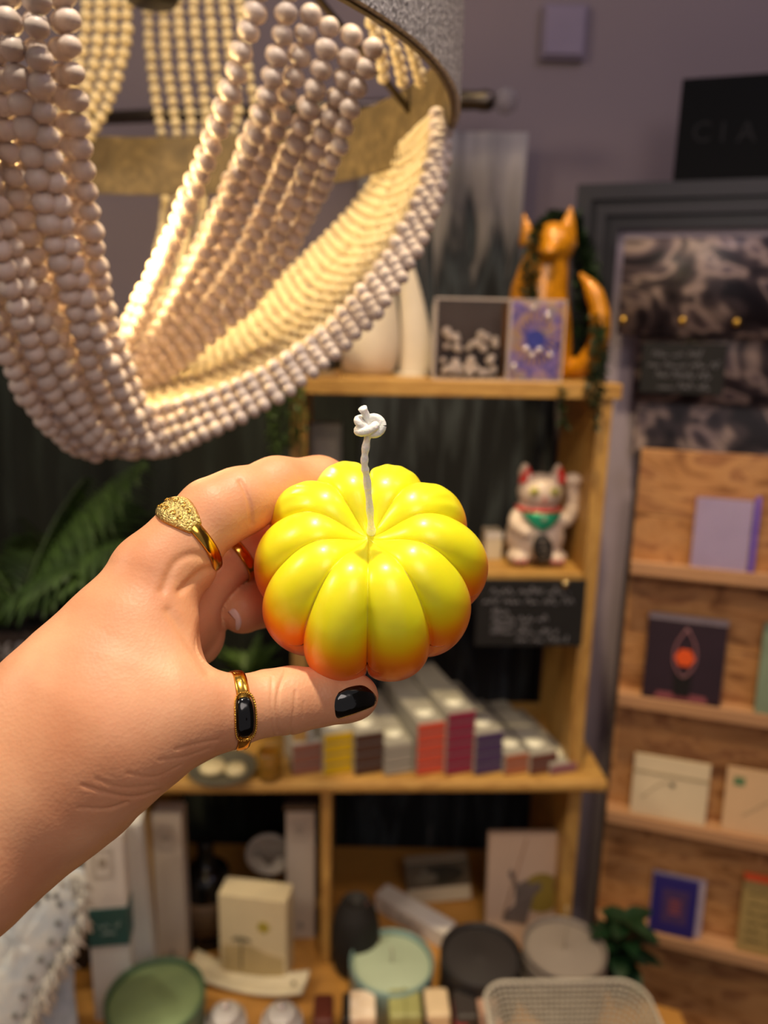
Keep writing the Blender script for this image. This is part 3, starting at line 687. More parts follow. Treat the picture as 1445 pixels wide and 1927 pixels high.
pb = at(92, 1190, 1.0)
zpot = zMw - .02
e = palm(at(40, 1150, .98), 15, 'dark green palm plant with long fronds left of the hand', 5, mat('palm_green', '#2b4018', .5, var=.4, scale=60), (.20, .36))
MB().lathe([(.0003, -.10), (.045, -.10), (.055, -.01), (.058, .0), (.052, .0), (.048, -.015), (.0003, -.016)]).build('pot', mat('black_pot', '#1d1a18', .5), e)
pot_z = (at(40, 1150, .98)).z - .10
palm(at(172, 1200, 1.09), 9, 'olive palm plant behind the wrist with fronds under the bead chandelier', 8, M_leafm if False else mat('olive_leaf', '#2a3418', .6, var=.4), (.22, .36), spread=(.1, .9))
# side table carrying the palms
st = empty('plant_stand', Vector((-.55, 1.0, 0)), 'dark plant stand carrying the palms at the left', 'plant stand')
box('top', -.16, .17, -.13, .13, pot_z-.02, pot_z-.001, mat('stand_dark', '#2a2320', .6), st, .002)
for lx in (-.14, .15):
    for ly in (-.11, .11): box('leg', lx-.012, lx+.012, ly-.012, ly+.012, zBw, pot_z-.0202, mat('stand_dark', '#2a2320'), st, .001)
# price label at far left and pale bits beside the wrist
a = at(-60, 1262, .86); b = at(62, 1192, .86); w = b.x-a.x; h = b.z-a.z
e = empty('price_label', Vector(((a.x+b.x)/2, .86, a.z)), 'dark label chalked 269- at the left edge above the wrist', 'label')
box('label_board', -w/2, w/2, 0, .004, 0, h, mat('label_brown', '#3c322c', .6), e, .0008)
text_obj('269-', .032, mat('chalk_bright', '#a8a6a8', .8), e, Matrix.Translation((w*.18, -.0006, h*.33)) @ STAND)
box('label_foot', -w/2, w/2, .004, .03, 0, .003, mat('label_brown', '#3c322c'), e, .0005)

# ================================================================== lower bays
def front_print(e, w, h, kind):
    if kind == 'crest':
        mb = MB(); t = .0006
        x0, x1, z0, z1 = -w*.30, w*.22, h*.78, h*.93
        for q in (0, .003):
            mb.box(x0+q, x1-q, -.0006, -.0001, z0+q, z0+q+t); mb.box(x0+q, x1-q, -.0006, -.0001, z1-q-t, z1-q)
            mb.box(x0+q, x0+q+t, -.0006, -.0001, z0+q, z1-q); mb.box(x1-q-t, x1-q, -.0006, -.0001, z0+q, z1-q)
        mb.build('printed_frame', mat('print_taupe', '#a09488', .6), e, False)
        plate('printed_emblem', disc_pts(w*.11, 20, 1, 1.5), -.0001, .0005, mat('print_taupe', '#a09488'), e, -w*.04, h*.86)
        plate('printed_drop', [(-.0035, 0), (0, -.003), (.0035, 0), (.003, .005), (0, .011), (-.003, .005)], -.0001, .0005, mat('print_grey', '#8c8880', .6), e, 0, h*.09)
dvf = .03
e, w, h = cardbox('tall_carton', 182, 1572, 250, -.080, zB, M_white, 'tall white carton with a teal paper band standing at left front', 'box', .03, .10)
front_print(e, w, h, 'crest')
box('teal_band', -w/2-.0008, w/2+.0008, -.0015, .031, h*.42, h*.62, mat('teal_paper', '#2c5450', .5, var=.05), e, .0004)
scribble([(-w*.3, w*.3, h*.52, .010), (-w*.18, w*.18, h*.485, .004)], mat('teal_print', '#9fb0a8', .6), e, -.0021, 'band_lettering', .0005)
e, w, h = cardbox('tall_carton', 252, 1552, 297, -.050, zB, mat('grey_card', '#c4c0bb', .55, var=.03), 'plain grey white carton leaning left between two tall cartons', 'box', .03, .12, lean=-.04)
box('fold_line', -w/2, -w/2+.001, -.0004, 0, 0, h, mat('kraft', '#8a6c44', .6), e, 0)
e, w, h = cardbox('tall_carton', 300, 1535, 352, .0, zB, mat('warm_card', '#c2b5a6', .55, var=.03), 'tall off white carton just left of the dark bottle', 'box', .03, 0)
front_print(e, w, h, 'crest')
e, w, h = cardbox('tall_carton', 540, 1528, 592, .05, zB, mat('warm_card', '#c2b5a6'), 'tall off white carton against the divider post', 'box', .03, 0)
front_print(e, w, h, 'crest')
bx = box('carton', -w/2-.002, w/2+.004, -.002, .032, .0004, .012, mat('slate_brown', '#3a2f2a', .5), None, .0008)
o = empty('flat_carton', e.matrix_world @ Matrix.Translation((0, 0, h+.0008)), 'small dark flat carton lying on top of the tall carton', 'box')
bx.name = 'carton'; bx.parent = o; box('carton_band', -w/2-.0025, w/2+.0045, -.0025, .0325, .005, .007, mat('kraft', '#8a6c44'), o, 0)
# dark bottle
e = cplace('dark_bottle', 392, .06, zB, 'dark round bottle with a kraft label behind the cartons', 'bottle'); s = ppm(.06, zB)
pr = catmull([(.0003, 0, 0), (38*s, 0, 0), (43*s, 0, 12*s), (43*s, 0, 120*s), (36*s, 0, 142*s), (18*s, 0, 156*s), (15*s, 0, 185*s), (16*s, 0, 200*s), (.0003, 0, 202*s)], 4)
MB().lathe([(max(p.x, .0003), p.z) for p in pr]).build('bottle_body', mat('bottle_black', '#0e0d0d', .15), e)
MB().lathe([(43.8*s, 32*s), (44*s, 32*s), (44*s, 98*s), (43.8*s, 98*s)]).build('label', mat('kraft_label', '#6a5238', .6), e)
scribble([(-22*s, 22*s, z*s, 10*s) for z in (44, 62, 78)], mat('label_ink', '#2a2018', .6), e, -45*s, 'label_lettering', .0005)
# round emblem disc standing
e = cplace('round_ornament', 508, .09, zB, 'round white ornament with an embossed palm fan, left bay', 'ornament'); s = ppm(.09, zB)
zc = cl(508, 1604, .09).z - zB
cyl = MB().lathe([(.0003, 0), (40*s, 0), (42*s, 2*s), (42*s, 8*s), (40*s, 10*s), (36*s, 10*s), (35*s, 7*s), (.0003, 7*s)], 40, Matrix.Translation((0, 0, zc)) @ Matrix.Rotation(PI/2, 4, 'X'))
cyl.build('disc', mat('disc_white', '#b5aa9c', .5), e)
mb = MB()
for k in range(9):
    an = PI*(.08+.84*k/8); mb.tube(catmull([(0, -8.5*s, zc-22*s), (math.cos(an)*16*s, -8.5*s, zc-4*s+math.sin(an)*8*s), (math.cos(an)*30*s, -8.5*s, zc+math.sin(an)*24*s-6*s)], 4), 1.2*s, 5)
mb.build('embossed_fan', mat('fan_taupe', '#7a6e62', .6), e)
box('stand_foot', -14*s, 14*s, -6*s, 14*s, 0, 5*s, mat('bottle_black', '#0e0d0d'), e, .0005); box('stand_post', -3*s, 3*s, 0, 5*s, 5*s, zc-20*s, mat('bottle_black', '#0e0d0d'), e, 0)
# cream soap box with sun and palms
e, w, h = cardbox('soap_carton', 413, 1690, 541, -.02, zB, mat('cream_soap', '#d9c79e', .5, var=.03), 'cream carton printed with a gold sun and dark palms, leaning by the curved tray', 'box', .035, -.18)
plate('gold_sun', disc_pts(w*.09, 24), -.0001, .0005, mat('sun_gold', '#a8963a', .5), e, w*.16, h*.66)
plate('printed_dunes', [(-w*.45, h*.05), (w*.45, h*.05), (w*.45, h*.30), (w*.2, h*.34), (-w*.05, h*.42), (-w*.45, h*.38)], -.0001, .0003, mat('dune_tan', '#bca676', .6), e)
mb = MB()
mb.tube([(-w*.18, -.0006, h*.12), (-w*.17, -.0006, h*.48)], .001, 5)
for k in range(6): an = k*PI/5; mb.tube([(-w*.17, -.0006, h*.48), (-w*.17+math.cos(an)*.013, -.0006, h*.47+math.sin(an)*.006)], .0009, 5)
mb.build('printed_palm', mat('palm_print', '#5a5238', .6), e)
# curved tray
s = ppm(-.05, zB)
a = CAB.onz(368, 1834, zBw+.0); b = CAB.onz(566, 1872, zBw+.0)
e = empty('curved_tray', CAB.M @ Matrix.Translation(((a.x+b.x)/2, (a.y+b.y)/2, zB)) @ Matrix.Rotation(math.atan2(b.y-a.y, b.x-a.x), 4, 'Z'), 'long cream curved incense tray lying in front of the left bay', 'tray')
L = math.hypot(b.x-a.x, b.y-a.y)/2+.006; vs = []
for i in range(25):
    x = -L+2*L*i/24; zz = .004+.016*(x/L)**2
    for j in range(7):
        y = (j/6-.5)*.036; vs.append((x, y, zz+.004*(abs(y)/.018)**2))
o = mesh_obj('tray_body', vs, [(i*7+j, (i+1)*7+j, (i+1)*7+j+1, i*7+j+1) for i in range(24) for j in range(6)], mat('tray_cream', '#dccfae', .5), e, True)
q = o.modifiers.new('t', 'SOLIDIFY'); q.thickness = .004; q.offset = -1
MB().lathe([(.0003, 0), (.003, 0), (.003, .003), (.0003, .003)], 12, Matrix.Translation((L*.8, 0, .014))).build('stick_hole', mat('tray_hole', '#6a5a40', .6), e)

# right bay: black vase, framed box, slanted carton, picture card
e = cplace('black_vase', 668, .0, zB, 'matt black round bellied vase behind the divider post', 'vase'); s = ppm(0, zB)
pr = catmull([(.0003, 0, 0), (34*s, 0, 0), (43*s, 0, 25*s), (45*s, 0, 70*s), (40*s, 0, 110*s), (30*s, 0, 132*s), (26*s, 0, 140*s), (22*s, 0, 140*s), (.0003, 0, 128*s)], 4)
MB().lathe([(max(p.x, .0003), p.z) for p in pr]).build('vase_body', mat('matt_black', '#15110f', .7), e)
MB().tube([(20*s, -6*s, 142*s), (47*s, -14*s, 60*s)], 2.5*s, 6).build('pink_stick', mat('dusky_red', '#5a2c2c', .6), e)
e, w, h = cardbox('picture_carton', 768, 1632, 888, .12, zB, M_offw, 'dark topped carton with an oval picture tilted in the right bay', 'box', .03)
e.matrix_world = e.matrix_world @ Matrix.Rotation(-.1, 4, 'Y') @ Matrix.Rotation(-.25, 4, 'X')
box('top_face', -w/2, w/2, -.001, -.0002, h*.38, h, mat('taupe_face', '#5d5140', .5), e, 0)
plate('oval_picture', disc_pts(w*.34, 32, 1, .45), -.0011, .0004, mat('oval_dark', '#2f2b20', .5), e, w*.06, h*.68)
plate('fish_shape', [(-w*.4, -.004), (-w*.2, -.008), (-w*.02, -.004), (-w*.02, .006), (-w*.16, .01), (-w*.2, .022), (-w*.26, .008)], -.0016, .0004, mat('fish_grey', '#6e6656', .5), e, 0, h*.62)
a = CAB.onz(705, 1712, zBw); b = CAB.onz(835, 1790, zBw)
e = empty('slanted_carton', CAB.M @ Matrix.Translation(((a.x+b.x)/2, (a.y+b.y)/2, zB)) @ Matrix.Rotation(math.atan2(b.y-a.y, b.x-a.x), 4, 'Z'), 'narrow white carton with dark lettering lying aslant behind the mint candle', 'box')
L = math.hypot(b.x-a.x, b.y-a.y)/2
box('carton', -L, L, 0, .03, .0004, .028, M_white, e, .001)
scribble([(-L*.75, L*.4, .010, .010)], mat('print_olive', '#6a6454', .6), e, -.0008, 'printed_lettering', .0007)
e, w, h = cardbox('picture_card', 912, 1583, 1058, .03, zB, mat('pinkish_card', '#c9ac94', .5, var=.03), 'tall pinkish card printed with a grey rabbit before a gold disc', 'card', .012)
e.matrix_world = e.matrix_world @ Matrix.Rotation(-.10, 4, 'X')
plate('gold_disc', disc_pts(w*.26, 32, 1, 1.05), -.0001, .0004, mat('disc_gold', '#8f7a34', .45), e, w*.20, h*.48)
M_rab = mat('rabbit_grey', '#6d6058', .6, var=.25, scale=200)
plate('printed_rabbit', [(-w*.30, h*.24), (-w*.12, h*.22), (w*.02, h*.20), (w*.06, h*.34), (w*.10, h*.46), (w*.20, h*.52), (w*.18, h*.58), (w*.06, h*.56), (-w*.02, h*.60), (-w*.10, h*.56), (-w*.20, h*.70), (-w*.24, h*.66), (-w*.14, h*.52), (-w*.14, h*.38), (-w*.26, h*.32)], -.0006, .0004, M_rab, e)
mb = MB(); mb.tube([(-w*.28, -.0006, h*.28), (-w*.02, -.0006, h*.96)], .0012, 5); mb.tube([(w*.36, -.0006, h*.5), (w*.40, -.0006, h*.95)], .0012, 5); mb.build('printed_lines', mat('line_brown', '#a8846a', .6), e)

# big candle jars on the counter
def candle(px, py, rpx, top, m, mw, label, name='jar_candle', rings=0, wickh=.0, lidtop=False):
    c = CAB.onz(px, py, zBw+top); sc = ppm(c.y, zB+top); r = rpx*sc
    e = empty(name, CAB.M @ Matrix.Translation((c.x, c.y, zB+.0003)), label, 'candle', 'wide jar candles on the counter')
    pr = [(.0003, 0), (r*.90, 0), (r*.97, .003)]
    if rings:
        for k in range(rings): z = .006+k*(top-.01)/rings; pr += [(r, z), (r, z+(top-.014)/rings-.002), (r*.965, z+(top-.014)/rings-.001), (r*.965, z+(top-.014)/rings)]
    pr += [(r, top-.006), (r*.995, top), (r*.955, top), (r*.94, top-.005), (r*.93, top-.009), (.0003, top-.009)]
    MB().lathe(pr, 56).build('jar', m, e)
    MB().lathe([(.0003, top-.0088), (r*.925, top-.0088), (r*.925, top-.0075), (r*.86, top-.0062), (r*.25, top-.0066), (r*.15, top-.0050), (.0003, top-.0048)], 48).build('wax', mw, e)
    if wickh: MB().tube(catmull([(0, 0, top-.006), (.001, 0, top+wickh*.5), (-.002, 0, top+wickh)], 4), .0009, 6).build('wick', mat('wick_grey', '#a89c88', .8), e)
    return e
candle(737, 1806, 79, .055, mat('mint_glass', '#77908a', .3, var=.05), mat('mint_wax', '#a9b79c', .45, var=.04), 'pale mint wide jar candle, leftmost in front of the right bay', wickh=.02)
candle(905, 1792, 77, .070, mat('charcoal_glass', '#2a2626', .5, var=.05), mat('charcoal_wax', '#322e2e', .55, var=.04), 'charcoal wide jar candle between the mint and grey ones')
candle(1062, 1780, 79, .080, mat('greige_glass', '#7d736c', .5, var=.05), mat('greige_wax', '#8f857c', .5, var=.04), 'warm grey ribbed jar candle with a long wick, rightmost of the jars', rings=3, wickh=.06)
candle(292, 1872, 91, .075, mat('sage_glass', '#50664a', .3, var=.05), mat('sage_wax', '#77875c', .45, var=.05), 'sage green wide jar candle at the bottom left')
# small lidded glass pots
for px, lab in ((424, 'small white glass pot with bead knob, nearer the green candle'), (530, 'small white glass pot with bead knob, nearer the brown block')):
    c = CAB.onz(px, 1905, zBw+.05); e = empty('glass_pot', CAB.M @ Matrix.Translation((c.x, c.y, zB+.0003)), lab, 'pot', 'small glass pots at the bottom edge')
    MB().lathe([(.0003, 0), (.020, 0), (.026, .006), (.027, .03), (.024, .042), (.022, .045), (.0003, .046)]).build('pot_body', mat('milk_glass', '#c9c2bc', .15, coat=.5), e)
    MB().lathe([(.0003, .0462), (.021, .0462), (.015, .052), (.004, .054), (.0003, .054)]).build('lid', mat('milk_glass', '#c9c2bc'), e)
    MB().ell((0, 0, .058), .0042, 12, 8).build('knob', mat('pearl_gem', '#f2e8e4'), e)
# row of small upright blocks along the bottom edge
row = [(609, 38, 1876, '#5c2718', 'rust brown bar in the front row, leftmost', None), (652, 16, 1872, '#14110f', 'thin black bar in the front row beside the marbled one', None),
       (682, 50, 1868, '#d8bfa0', 'cream bar with brown floral marks in the front row', 'floral'), (761, 62, 1866, '#97955c', 'moss green bar in the front row', 'leaf'),
       (821, 46, 1864, '#d9bf98', 'cream bar with a navy corner in the front row', 'navy'), (874, 44, 1868, '#38312e', 'charcoal bar with a pink streak in the front row', 'pink'), (918, 40, 1880, '#c49c86', 'dusty pink bar in the front row beside the wire basket', None)]
for px, wpx, py, colr, lab, dec in row:
    top = .05; c = CAB.onz(px, py+8, zBw+top); sc = ppm(c.y, zB+top); w = wpx*sc*.98
    e = empty('soap_bar', CAB.M @ Matrix.Translation((c.x, c.y, zB+.0003)), lab, 'soap bar', 'bars in the front row')
    m = ramp_mat('floral_wrap', [(0, '#a8765a'), (.4, '#d8bfa0'), (.6, '#e6d3bc'), (1, '#9a6a4a')], 'noise', 60, .5, .5) if dec == 'floral' else mat('bar_'+colr[1:], colr, .5, var=.1)
    box('bar', -w/2, w/2, -.03, .012, 0, top, m, e, .004)
    if dec == 'navy': box('navy_corner', -w/2-.0004, -w/2+.006, -.0304, .0, .005, top-.012, mat('navy', '#2a2a48', .5), e, .0003)
    if dec == 'pink': box('pink_streak', -w/2-.0003, 0, -.0304, .004, top-.014, top-.009, mat('pink_mark', '#a8424c', .5), e, .0003)
    if dec == 'leaf': box('wrap_seam', -.001, .001, -.0304, .0124, 0, top+.0003, mat('moss_dark', '#7c7c48', .5), e, 0)
# wire mesh basket
c = CAB.onz(1082, 1925, zBw+.09)
e = empty('wire_basket', CAB.M @ Matrix.Translation((c.x, c.y, zB+.0003)), 'white wire mesh basket at the bottom right of the counter', 'basket')
M_wire = mat('white_wire', '#b9b1a2', .4)
bwid, bdep, bht = .098, .058, .09
def rr(w_, d_, r, z, n=10):
    P = []
    for cx, cy, a0 in ((w_-r, d_-r, 0), (-w_+r, d_-r, PI/2), (-w_+r, -d_+r, PI), (w_-r, -d_+r, 1.5*PI)):
        for i in range(n+1): an = a0+PI/2*i/n; P.append((cx+r*math.cos(an), cy+r*math.sin(an), z))
    return P+[P[0]]
MB().tube(rr(bwid, bdep, .03, bht), .0024, 8, False).build('rim', M_wire, e)
mb = MB()
for k in range(0, 14): f = k/13; q = .72+.28*f; mb.tube(rr(bwid*q, bdep*q, .03*q, .002+bht*f*.97), .0013, 5, False)
T_ = rr(bwid, bdep, .03, bht, 10); B_ = rr(bwid*.72, bdep*.72, .0216, .002, 10)
def dens(P, n): 
    return along([Vector(p) for p in P], sum((Vector(P[i+1])-Vector(P[i])).length for i in range(len(P)-1))/n)[:n]
for p, q in zip(dens(T_, 78), dens(B_, 78)): mb.tube([p, q], .0013, 5, False)
for k in range(-9, 10): mb.tube([(k*.0075, -bdep*.7, .002), (k*.0075, bdep*.7, .002)], .0013, 5, False)
mb.build('wire_mesh', M_wire, e)
MB().add([(p[0]*.7/.72, p[1]*.7/.72, .0014) for p in B_[:-1]], [tuple(range(len(B_)-1))]).build('basket_base', M_wire, e)
# leafy plant at right of the jars
e = empty('leafy_plant', CAB.M @ Matrix.Translation(tuple(CAB.onz(1150, 1870, zBw))[:2] + (zB,)) , 'dark green leafy plant between the grey candle and card rack', 'plant')
e.location = e.location + Vector((.012, .012, .0003))
MB().lathe([(.0003, 0), (.018, 0), (.024, .03), (.022, .03), (.0003, .026)]).build('pot', mat('black_pot', '#1d1a18'), e)
mb = MB()
for k in range(26):
    M = Matrix.Translation((0, 0, .03+.003*k)) @ Matrix.Rotation(k*2.4, 4, 'Z') @ Matrix.Rotation(random.uniform(.2, 1.0), 4, 'X')
    leaf_mb(mb, M, random.uniform(.03, .05), .014, 6, .5)
mb.tube([(0, 0, .02), (0, 0, .10)], .002, 6); mb.build('leaves', mat('glossy_leaf', '#16301a', .35, var=.4), e)
# ================================================================== folded throw blankets at the left
M_knit = ramp_mat('knit_throw', [(0, '#8f98a0'), (.35, '#b9bfc2'), (.6, '#d0cfc8'), (1, '#e0dacb')], 'noise', 45, .4, .95, bump=1.0)
M_knit2 = ramp_mat('blue_knit', [(0, '#8795a0'), (.5, '#aebbc4'), (1, '#c6cdd0')], 'noise', 90, .3, .95, bump=1.0)
def fold(name, outline, dep, thick, m, label, fringe=False, seed=0):
    """soft folded textile: rounded slab whose front follows the outline, thick behind it"""
    rnd = random.Random(seed); P = [pt(x, y, dep*(1+.0*i)) for i, (x, y) in enumerate(outline)]
    P = catmull(P+[P[0]], 5)[:-1]; c = sum(P, Vector())/len(P); back = (c-CAMPOS).normalized()*thick
    rings_ = []
    vs = []
    for t in np.linspace(0, 1, 14):
        an = t*PI/2
        for p in P:
            q = c + (p-c)*math.sin(an)**.8 if t > 0 else c + (p-c)*.001
            q = q - back*.35*math.cos(an) + Vector((0, 0, .003*math.sin(p.x*120+t*7)))
            vs.append(q)
    n = len(P)
    for p in P: vs.append(c+(p-c)*.97+back)
    vs.append(c+back)
    fs = [(i*n+k, i*n+(k+1) % n, (i+1)*n+(k+1) % n, (i+1)*n+k) for i in range(14) for k in range(n)]
    fs += [(14*n+k, 14*n+(k+1) % n, 15*n) for k in range(n)] + [tuple(range(n))]
    o0 = empty(name, c, label, 'blanket', 'folded throws at the left')
    o = mesh_obj('folded_cloth', [v-c for v in vs], fs, m, o0, True)
    bm = bmesh.new(); bm.from_mesh(o.data); bmesh.ops.recalc_face_normals(bm, faces=bm.faces); bm.to_mesh(o.data); bm.free()
    if fringe:
        mb = MB()
        for k in range(0, n):
            p = P[k]
            if fringe(k/n):
                for j in range(7):
                    q = (p-c)+Vector((rnd.uniform(-.004, .004), rnd.uniform(-.01, 0), rnd.uniform(-.004, .004)))
                    mb.tube(catmull([q*.94, q+Vector((rnd.uniform(-.006, .006), -.006, -.008)), q+Vector((rnd.uniform(-.01, .01), -.004, -.022))], 3), .0011, 5)
        if mb.v: mb.build('fringe', mat('fringe_wool', '#d6d0c2', .95), o0)
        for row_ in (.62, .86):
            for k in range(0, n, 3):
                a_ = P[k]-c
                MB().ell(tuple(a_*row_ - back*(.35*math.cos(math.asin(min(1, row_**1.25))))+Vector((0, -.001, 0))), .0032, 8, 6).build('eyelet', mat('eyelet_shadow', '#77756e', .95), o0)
    return o0
fold('throw_blanket', [(-160, 1700), (-60, 1650), (60, 1660), (125, 1630), (160, 1642), (152, 1730), (104, 1820), (58, 1910), (10, 2000), (-160, 2000)], .84, .05, M_knit, 'cream and grey knitted throw with a fringe, draped over the left corner', lambda t: True, 2)
fold('throw_blanket', [(-60, 1790), (60, 1860), (128, 1790), (140, 1860), (136, 1990), (0, 2050)], .87, .05, M_knit2, 'pale blue grey throw folded under the fringed one', None, 3)
fold('throw_blanket', [(-200, 1560), (-60, 1610), (30, 1600), (95, 1600), (120, 1640), (60, 1700), (-100, 1760)], .95, .05, M_knit2, 'blue white throw lying behind the fringed one under the wrist', None, 4)
fold('throw_blanket', [(-160, 1300), (-20, 1262), (70, 1256), (120, 1290), (100, 1400), (0, 1480), (-160, 1500)], .98, .06, M_knit, 'grey white throw stacked behind the wrist under the chalked price label', None, 5)
c = pt(80, 1245, 1.02)
e = empty('cream_candle', c + Vector((0, 0, -.04)), 'rounded cream pillar candle beside the price label', 'candle')
MB().lathe([(.0003, -.04), (.018, -.04), (.02, -.03), (.021, .05), (.018, .063), (.010, .068), (.0003, .068)]).build('wax_pillar', mat('cream_wax', '#cdbf98', .4), e)

# ================================================================== bead chandelier
M_bead = mat('whitewashed_bead', '#d2c0b4', .45, var=.10, scale=55, bump=.25, bscale=160)
M_bead_glow = mat('whitewashed_bead_glow', '#cdbb98', .5, var=.08, scale=55)  # same bead in a warmer tone, the bulb's glow put into its colour
ringC = Vector((-.27, .547, CZ+.142)); ringR = .31
ch = empty('bead_chandelier', ringC, 'large whitewashed wooden bead chandelier with glitter hoop, upper left', 'chandelier')
def bead_template(seg=12, rings=8):
    mb = MB(); mb.ell((0, 0, 0), (1, 1, .88), seg, rings); return np.array(mb.v), mb.f
BT = bead_template(); rb = np.random.RandomState(4)
def strand(P, d, m=M_bead, world=False):
    path = catmull([Vector(p) if world else pt(*p) for p in P], 10)
    pos = along(path, d*.90); vs = []; fs = []; V, Fc = BT
    for i, p in enumerate(pos):
        q = pos[min(i+1, len(pos)-1)] - pos[max(i-1, 0)]
        if q.length < 1e-6: continue
        R = np.array((q.to_track_quat('Z', 'Y').to_matrix() @ Matrix.Rotation(rb.uniform(0, 6), 3, 'Z')))
        s_ = d*.5*rb.uniform(.93, 1.08); X = V*np.array([s_*rb.uniform(.95, 1.04), s_*rb.uniform(.95, 1.04), s_*rb.uniform(.95, 1.05)])
        X = X @ R.T + np.array(p + Vector(rb.uniform(-.0006, .0006, 3)) - ringC)
        n = len(vs)*1; vs.extend(X.tolist()); fs.extend([tuple(k+n for k in f) for f in Fc])
    return mesh_obj('bead_strand', vs, fs, m, ch, True)
BD = .0125
def lerp(a, b, t): return tuple(x+(y-x)*t for x, y in zip(a, b))
# front left swag
R0 = [(112, -60, .355), (126, 100, .365), (146, 290, .39), (172, 440, .42), (206, 580, .46), (240, 690, .49), (275, 775, .52), (312, 848, .545)]
R1 = [(-230, -60, .33), (-190, 140, .34), (-140, 330, .37), (-80, 480, .40), (-20, 610, .43), (40, 735, .47), (95, 805, .50), (165, 862, .54)]
for k in range(8):
    t = k/7
    strand([tuple(a_ + (10*math.sin(k*2.3+i) if j < 2 else (.012*math.sin(k*1.9+2) if j == 2 else 0)) * (1 if j != 2 else 1) for j, a_ in enumerate(lerp(p, q, t**.95))) for i, (p, q) in enumerate(zip(R0, R1))], BD)
for k in range(7):          # second layer just behind, spreading into the gaps lower down
    strand([(x_+3*math.cos(k+i), y_, z_+.014+.004*min(i, 4)) for i, (x_, y_, z_) in enumerate(lerp(p, q, min(1, (k+.12+.10*min(i, 4))/7)) for i, (p, q) in enumerate(zip(R0, R1)))], BD)
# centre swag
tops = [(474, -6, .44), (535, -30, .43), (585, 26, .43), (622, 50, .43), (664, 68, .43), (704, 92, .43)]
cent = [[(500, -60, .42), (470, 60, .43), (425, 205, .45), (380, 330, .48), (322, 470, .52), (268, 590, .56), (225, 690, .60), (210, 780, .63)],
        [(548, -60, .42), (535, 60, .43), (490, 230, .45), (440, 350, .49), (380, 480, .53), (310, 600, .57), (245, 700, .60), (225, 780, .63)],
        [(585, 26, .43), (560, 120, .44), (530, 215, .455), (480, 340, .49), (420, 470, .53), (345, 590, .57), (270, 690, .60), (240, 770, .63)],
        [(622, 50, .43), (600, 150, .44), (560, 260, .46), (515, 370, .50), (455, 490, .54), (375, 600, .575), (290, 690, .60), (250, 760, .63)],
        [(664, 68, .43), (650, 150, .44), (600, 265, .46), (558, 370, .50), (500, 480, .54), (420, 585, .575), (320, 680, .60), (262, 750, .63)],
        [(704, 92, .43), (672, 170, .44), (634, 280, .46), (596, 370, .50), (545, 470, .54), (465, 575, .575), (350, 675, .60), (272, 745, .63)]]
for P in cent:
    strand(P, BD*.97); strand([(x_-2-4*min(i, 5), y_+2*i, z_+.014+.004*min(i, 4)) for i, (x_, y_, z_) in enumerate(P)], BD*.97)
# right swag, following the outer edge down to the bottom
RA = [(822, 215, .52), (812, 300, .515), (772, 410, .51), (705, 520, .51), (610, 625, .515), (500, 700, .52), (390, 745, .53), (285, 775, .55)]
RBp = [(838, 250, .52), (828, 350, .515), (790, 455, .51), (730, 560, .51), (640, 655, .515), (525, 745, .52), (400, 810, .53), (320, 848, .55)]
for k in range(4):
    t = k/3
    strand([lerp(p, q, t) for p, q in zip(RA, RBp)], BD*.86)
for k in range(3):
    t = (k+.5)/3
    strand([(x_, y_, z_+.024) for x_, y_, z_ in (lerp(p, q, t) for p, q in zip(RA, RBp))], BD*.86)
# inner far side of the bowl, lit from inside
IA = [(x_-4, y_+6, z_+.045) for x_, y_, z_ in RA]
IB = [(735, 300, .66), (700, 350, .70), (640, 420, .72), (560, 500, .72), (470, 575, .71), (390, 640, .69), (320, 690, .66), (250, 735, .62)]
for k in range(13):
    t = k/12; strand([lerp(p, q, t) for p, q in zip(IA, IB)], BD*.84, M_bead_glow)
# far strands down from the crown to the hoop and below it
for k in range(7):
    x = 276+k*28; strand([(x, -40, .80), (x+8+k*2, 120, .82), (x+25+k*1, 230, .84), (min(x+40, 330+k*12), 338, .85)], BD*.93, M_bead_glow)
for k in range(4):
    x = 312+k*24; strand([(x, 352, .84), (x-6, 430, .82), (x-26, 520, .79), (x-52, 600, .75), (x-80, 690, .70)], BD*.84, M_bead_glow)
for k in range(4):
    x = 162+k*26; strand([(x, -40, .72), (x-2, 60, .73), (x-14, 130, .74), (x-40, 200, .75), (x-75, 262, .76)], BD*.93, M_bead_glow)
for k in range(3):
    x = 700+k*34; strand([(x, 40+k*16, .50), (x+14, 100+k*10, .52), (x+24, 165-k*4, .54)], BD*.7, M_bead_glow)
# hoop with outer glitter and gold inner face
hb = .048
def hoop(r0, r1, z0, z1, name, m, lab=None):
    n = 120; vs = []
    for k in range(n):
        an = 2*PI*k/n
        for r, z in ((r0, z0), (r1, z0), (r1, z1), (r0, z1)): vs.append((r*math.cos(an), r*math.sin(an), z))
    fs = [(4*k+j, 4*k+(j+1) % 4, 4*((k+1) % n)+(j+1) % 4, 4*((k+1) % n)+j) for k in range(n) for j in range(4)]
    o = mesh_obj(name, vs, fs, m, ch, False)
    if lab: tag(o, lab)
    return o
M_glit = ramp_mat('silver_glitter', [(0, '#3a3634'), (.4, '#8e8986'), (.58, '#c8c2be'), (1, '#f2ece6')], 'noise', 420, .5, .35, bump=.8, metal=.25)
M_goldin = ramp_mat('aged_gold_lining', [(0, '#3f3424'), (.5, '#665538'), (1, '#9a8258')], 'noise', 60, 1.2, .6, bump=.5, metal=.1)
hoop(ringR, ringR+.003, -.005, hb, 'hoop_band', M_glit, 'silver glitter outside of the hoop')
hoop(ringR-.003, ringR-.0002, -.006, hb+.001, 'hoop_lining', M_goldin, 'aged gold lining of the hoop')
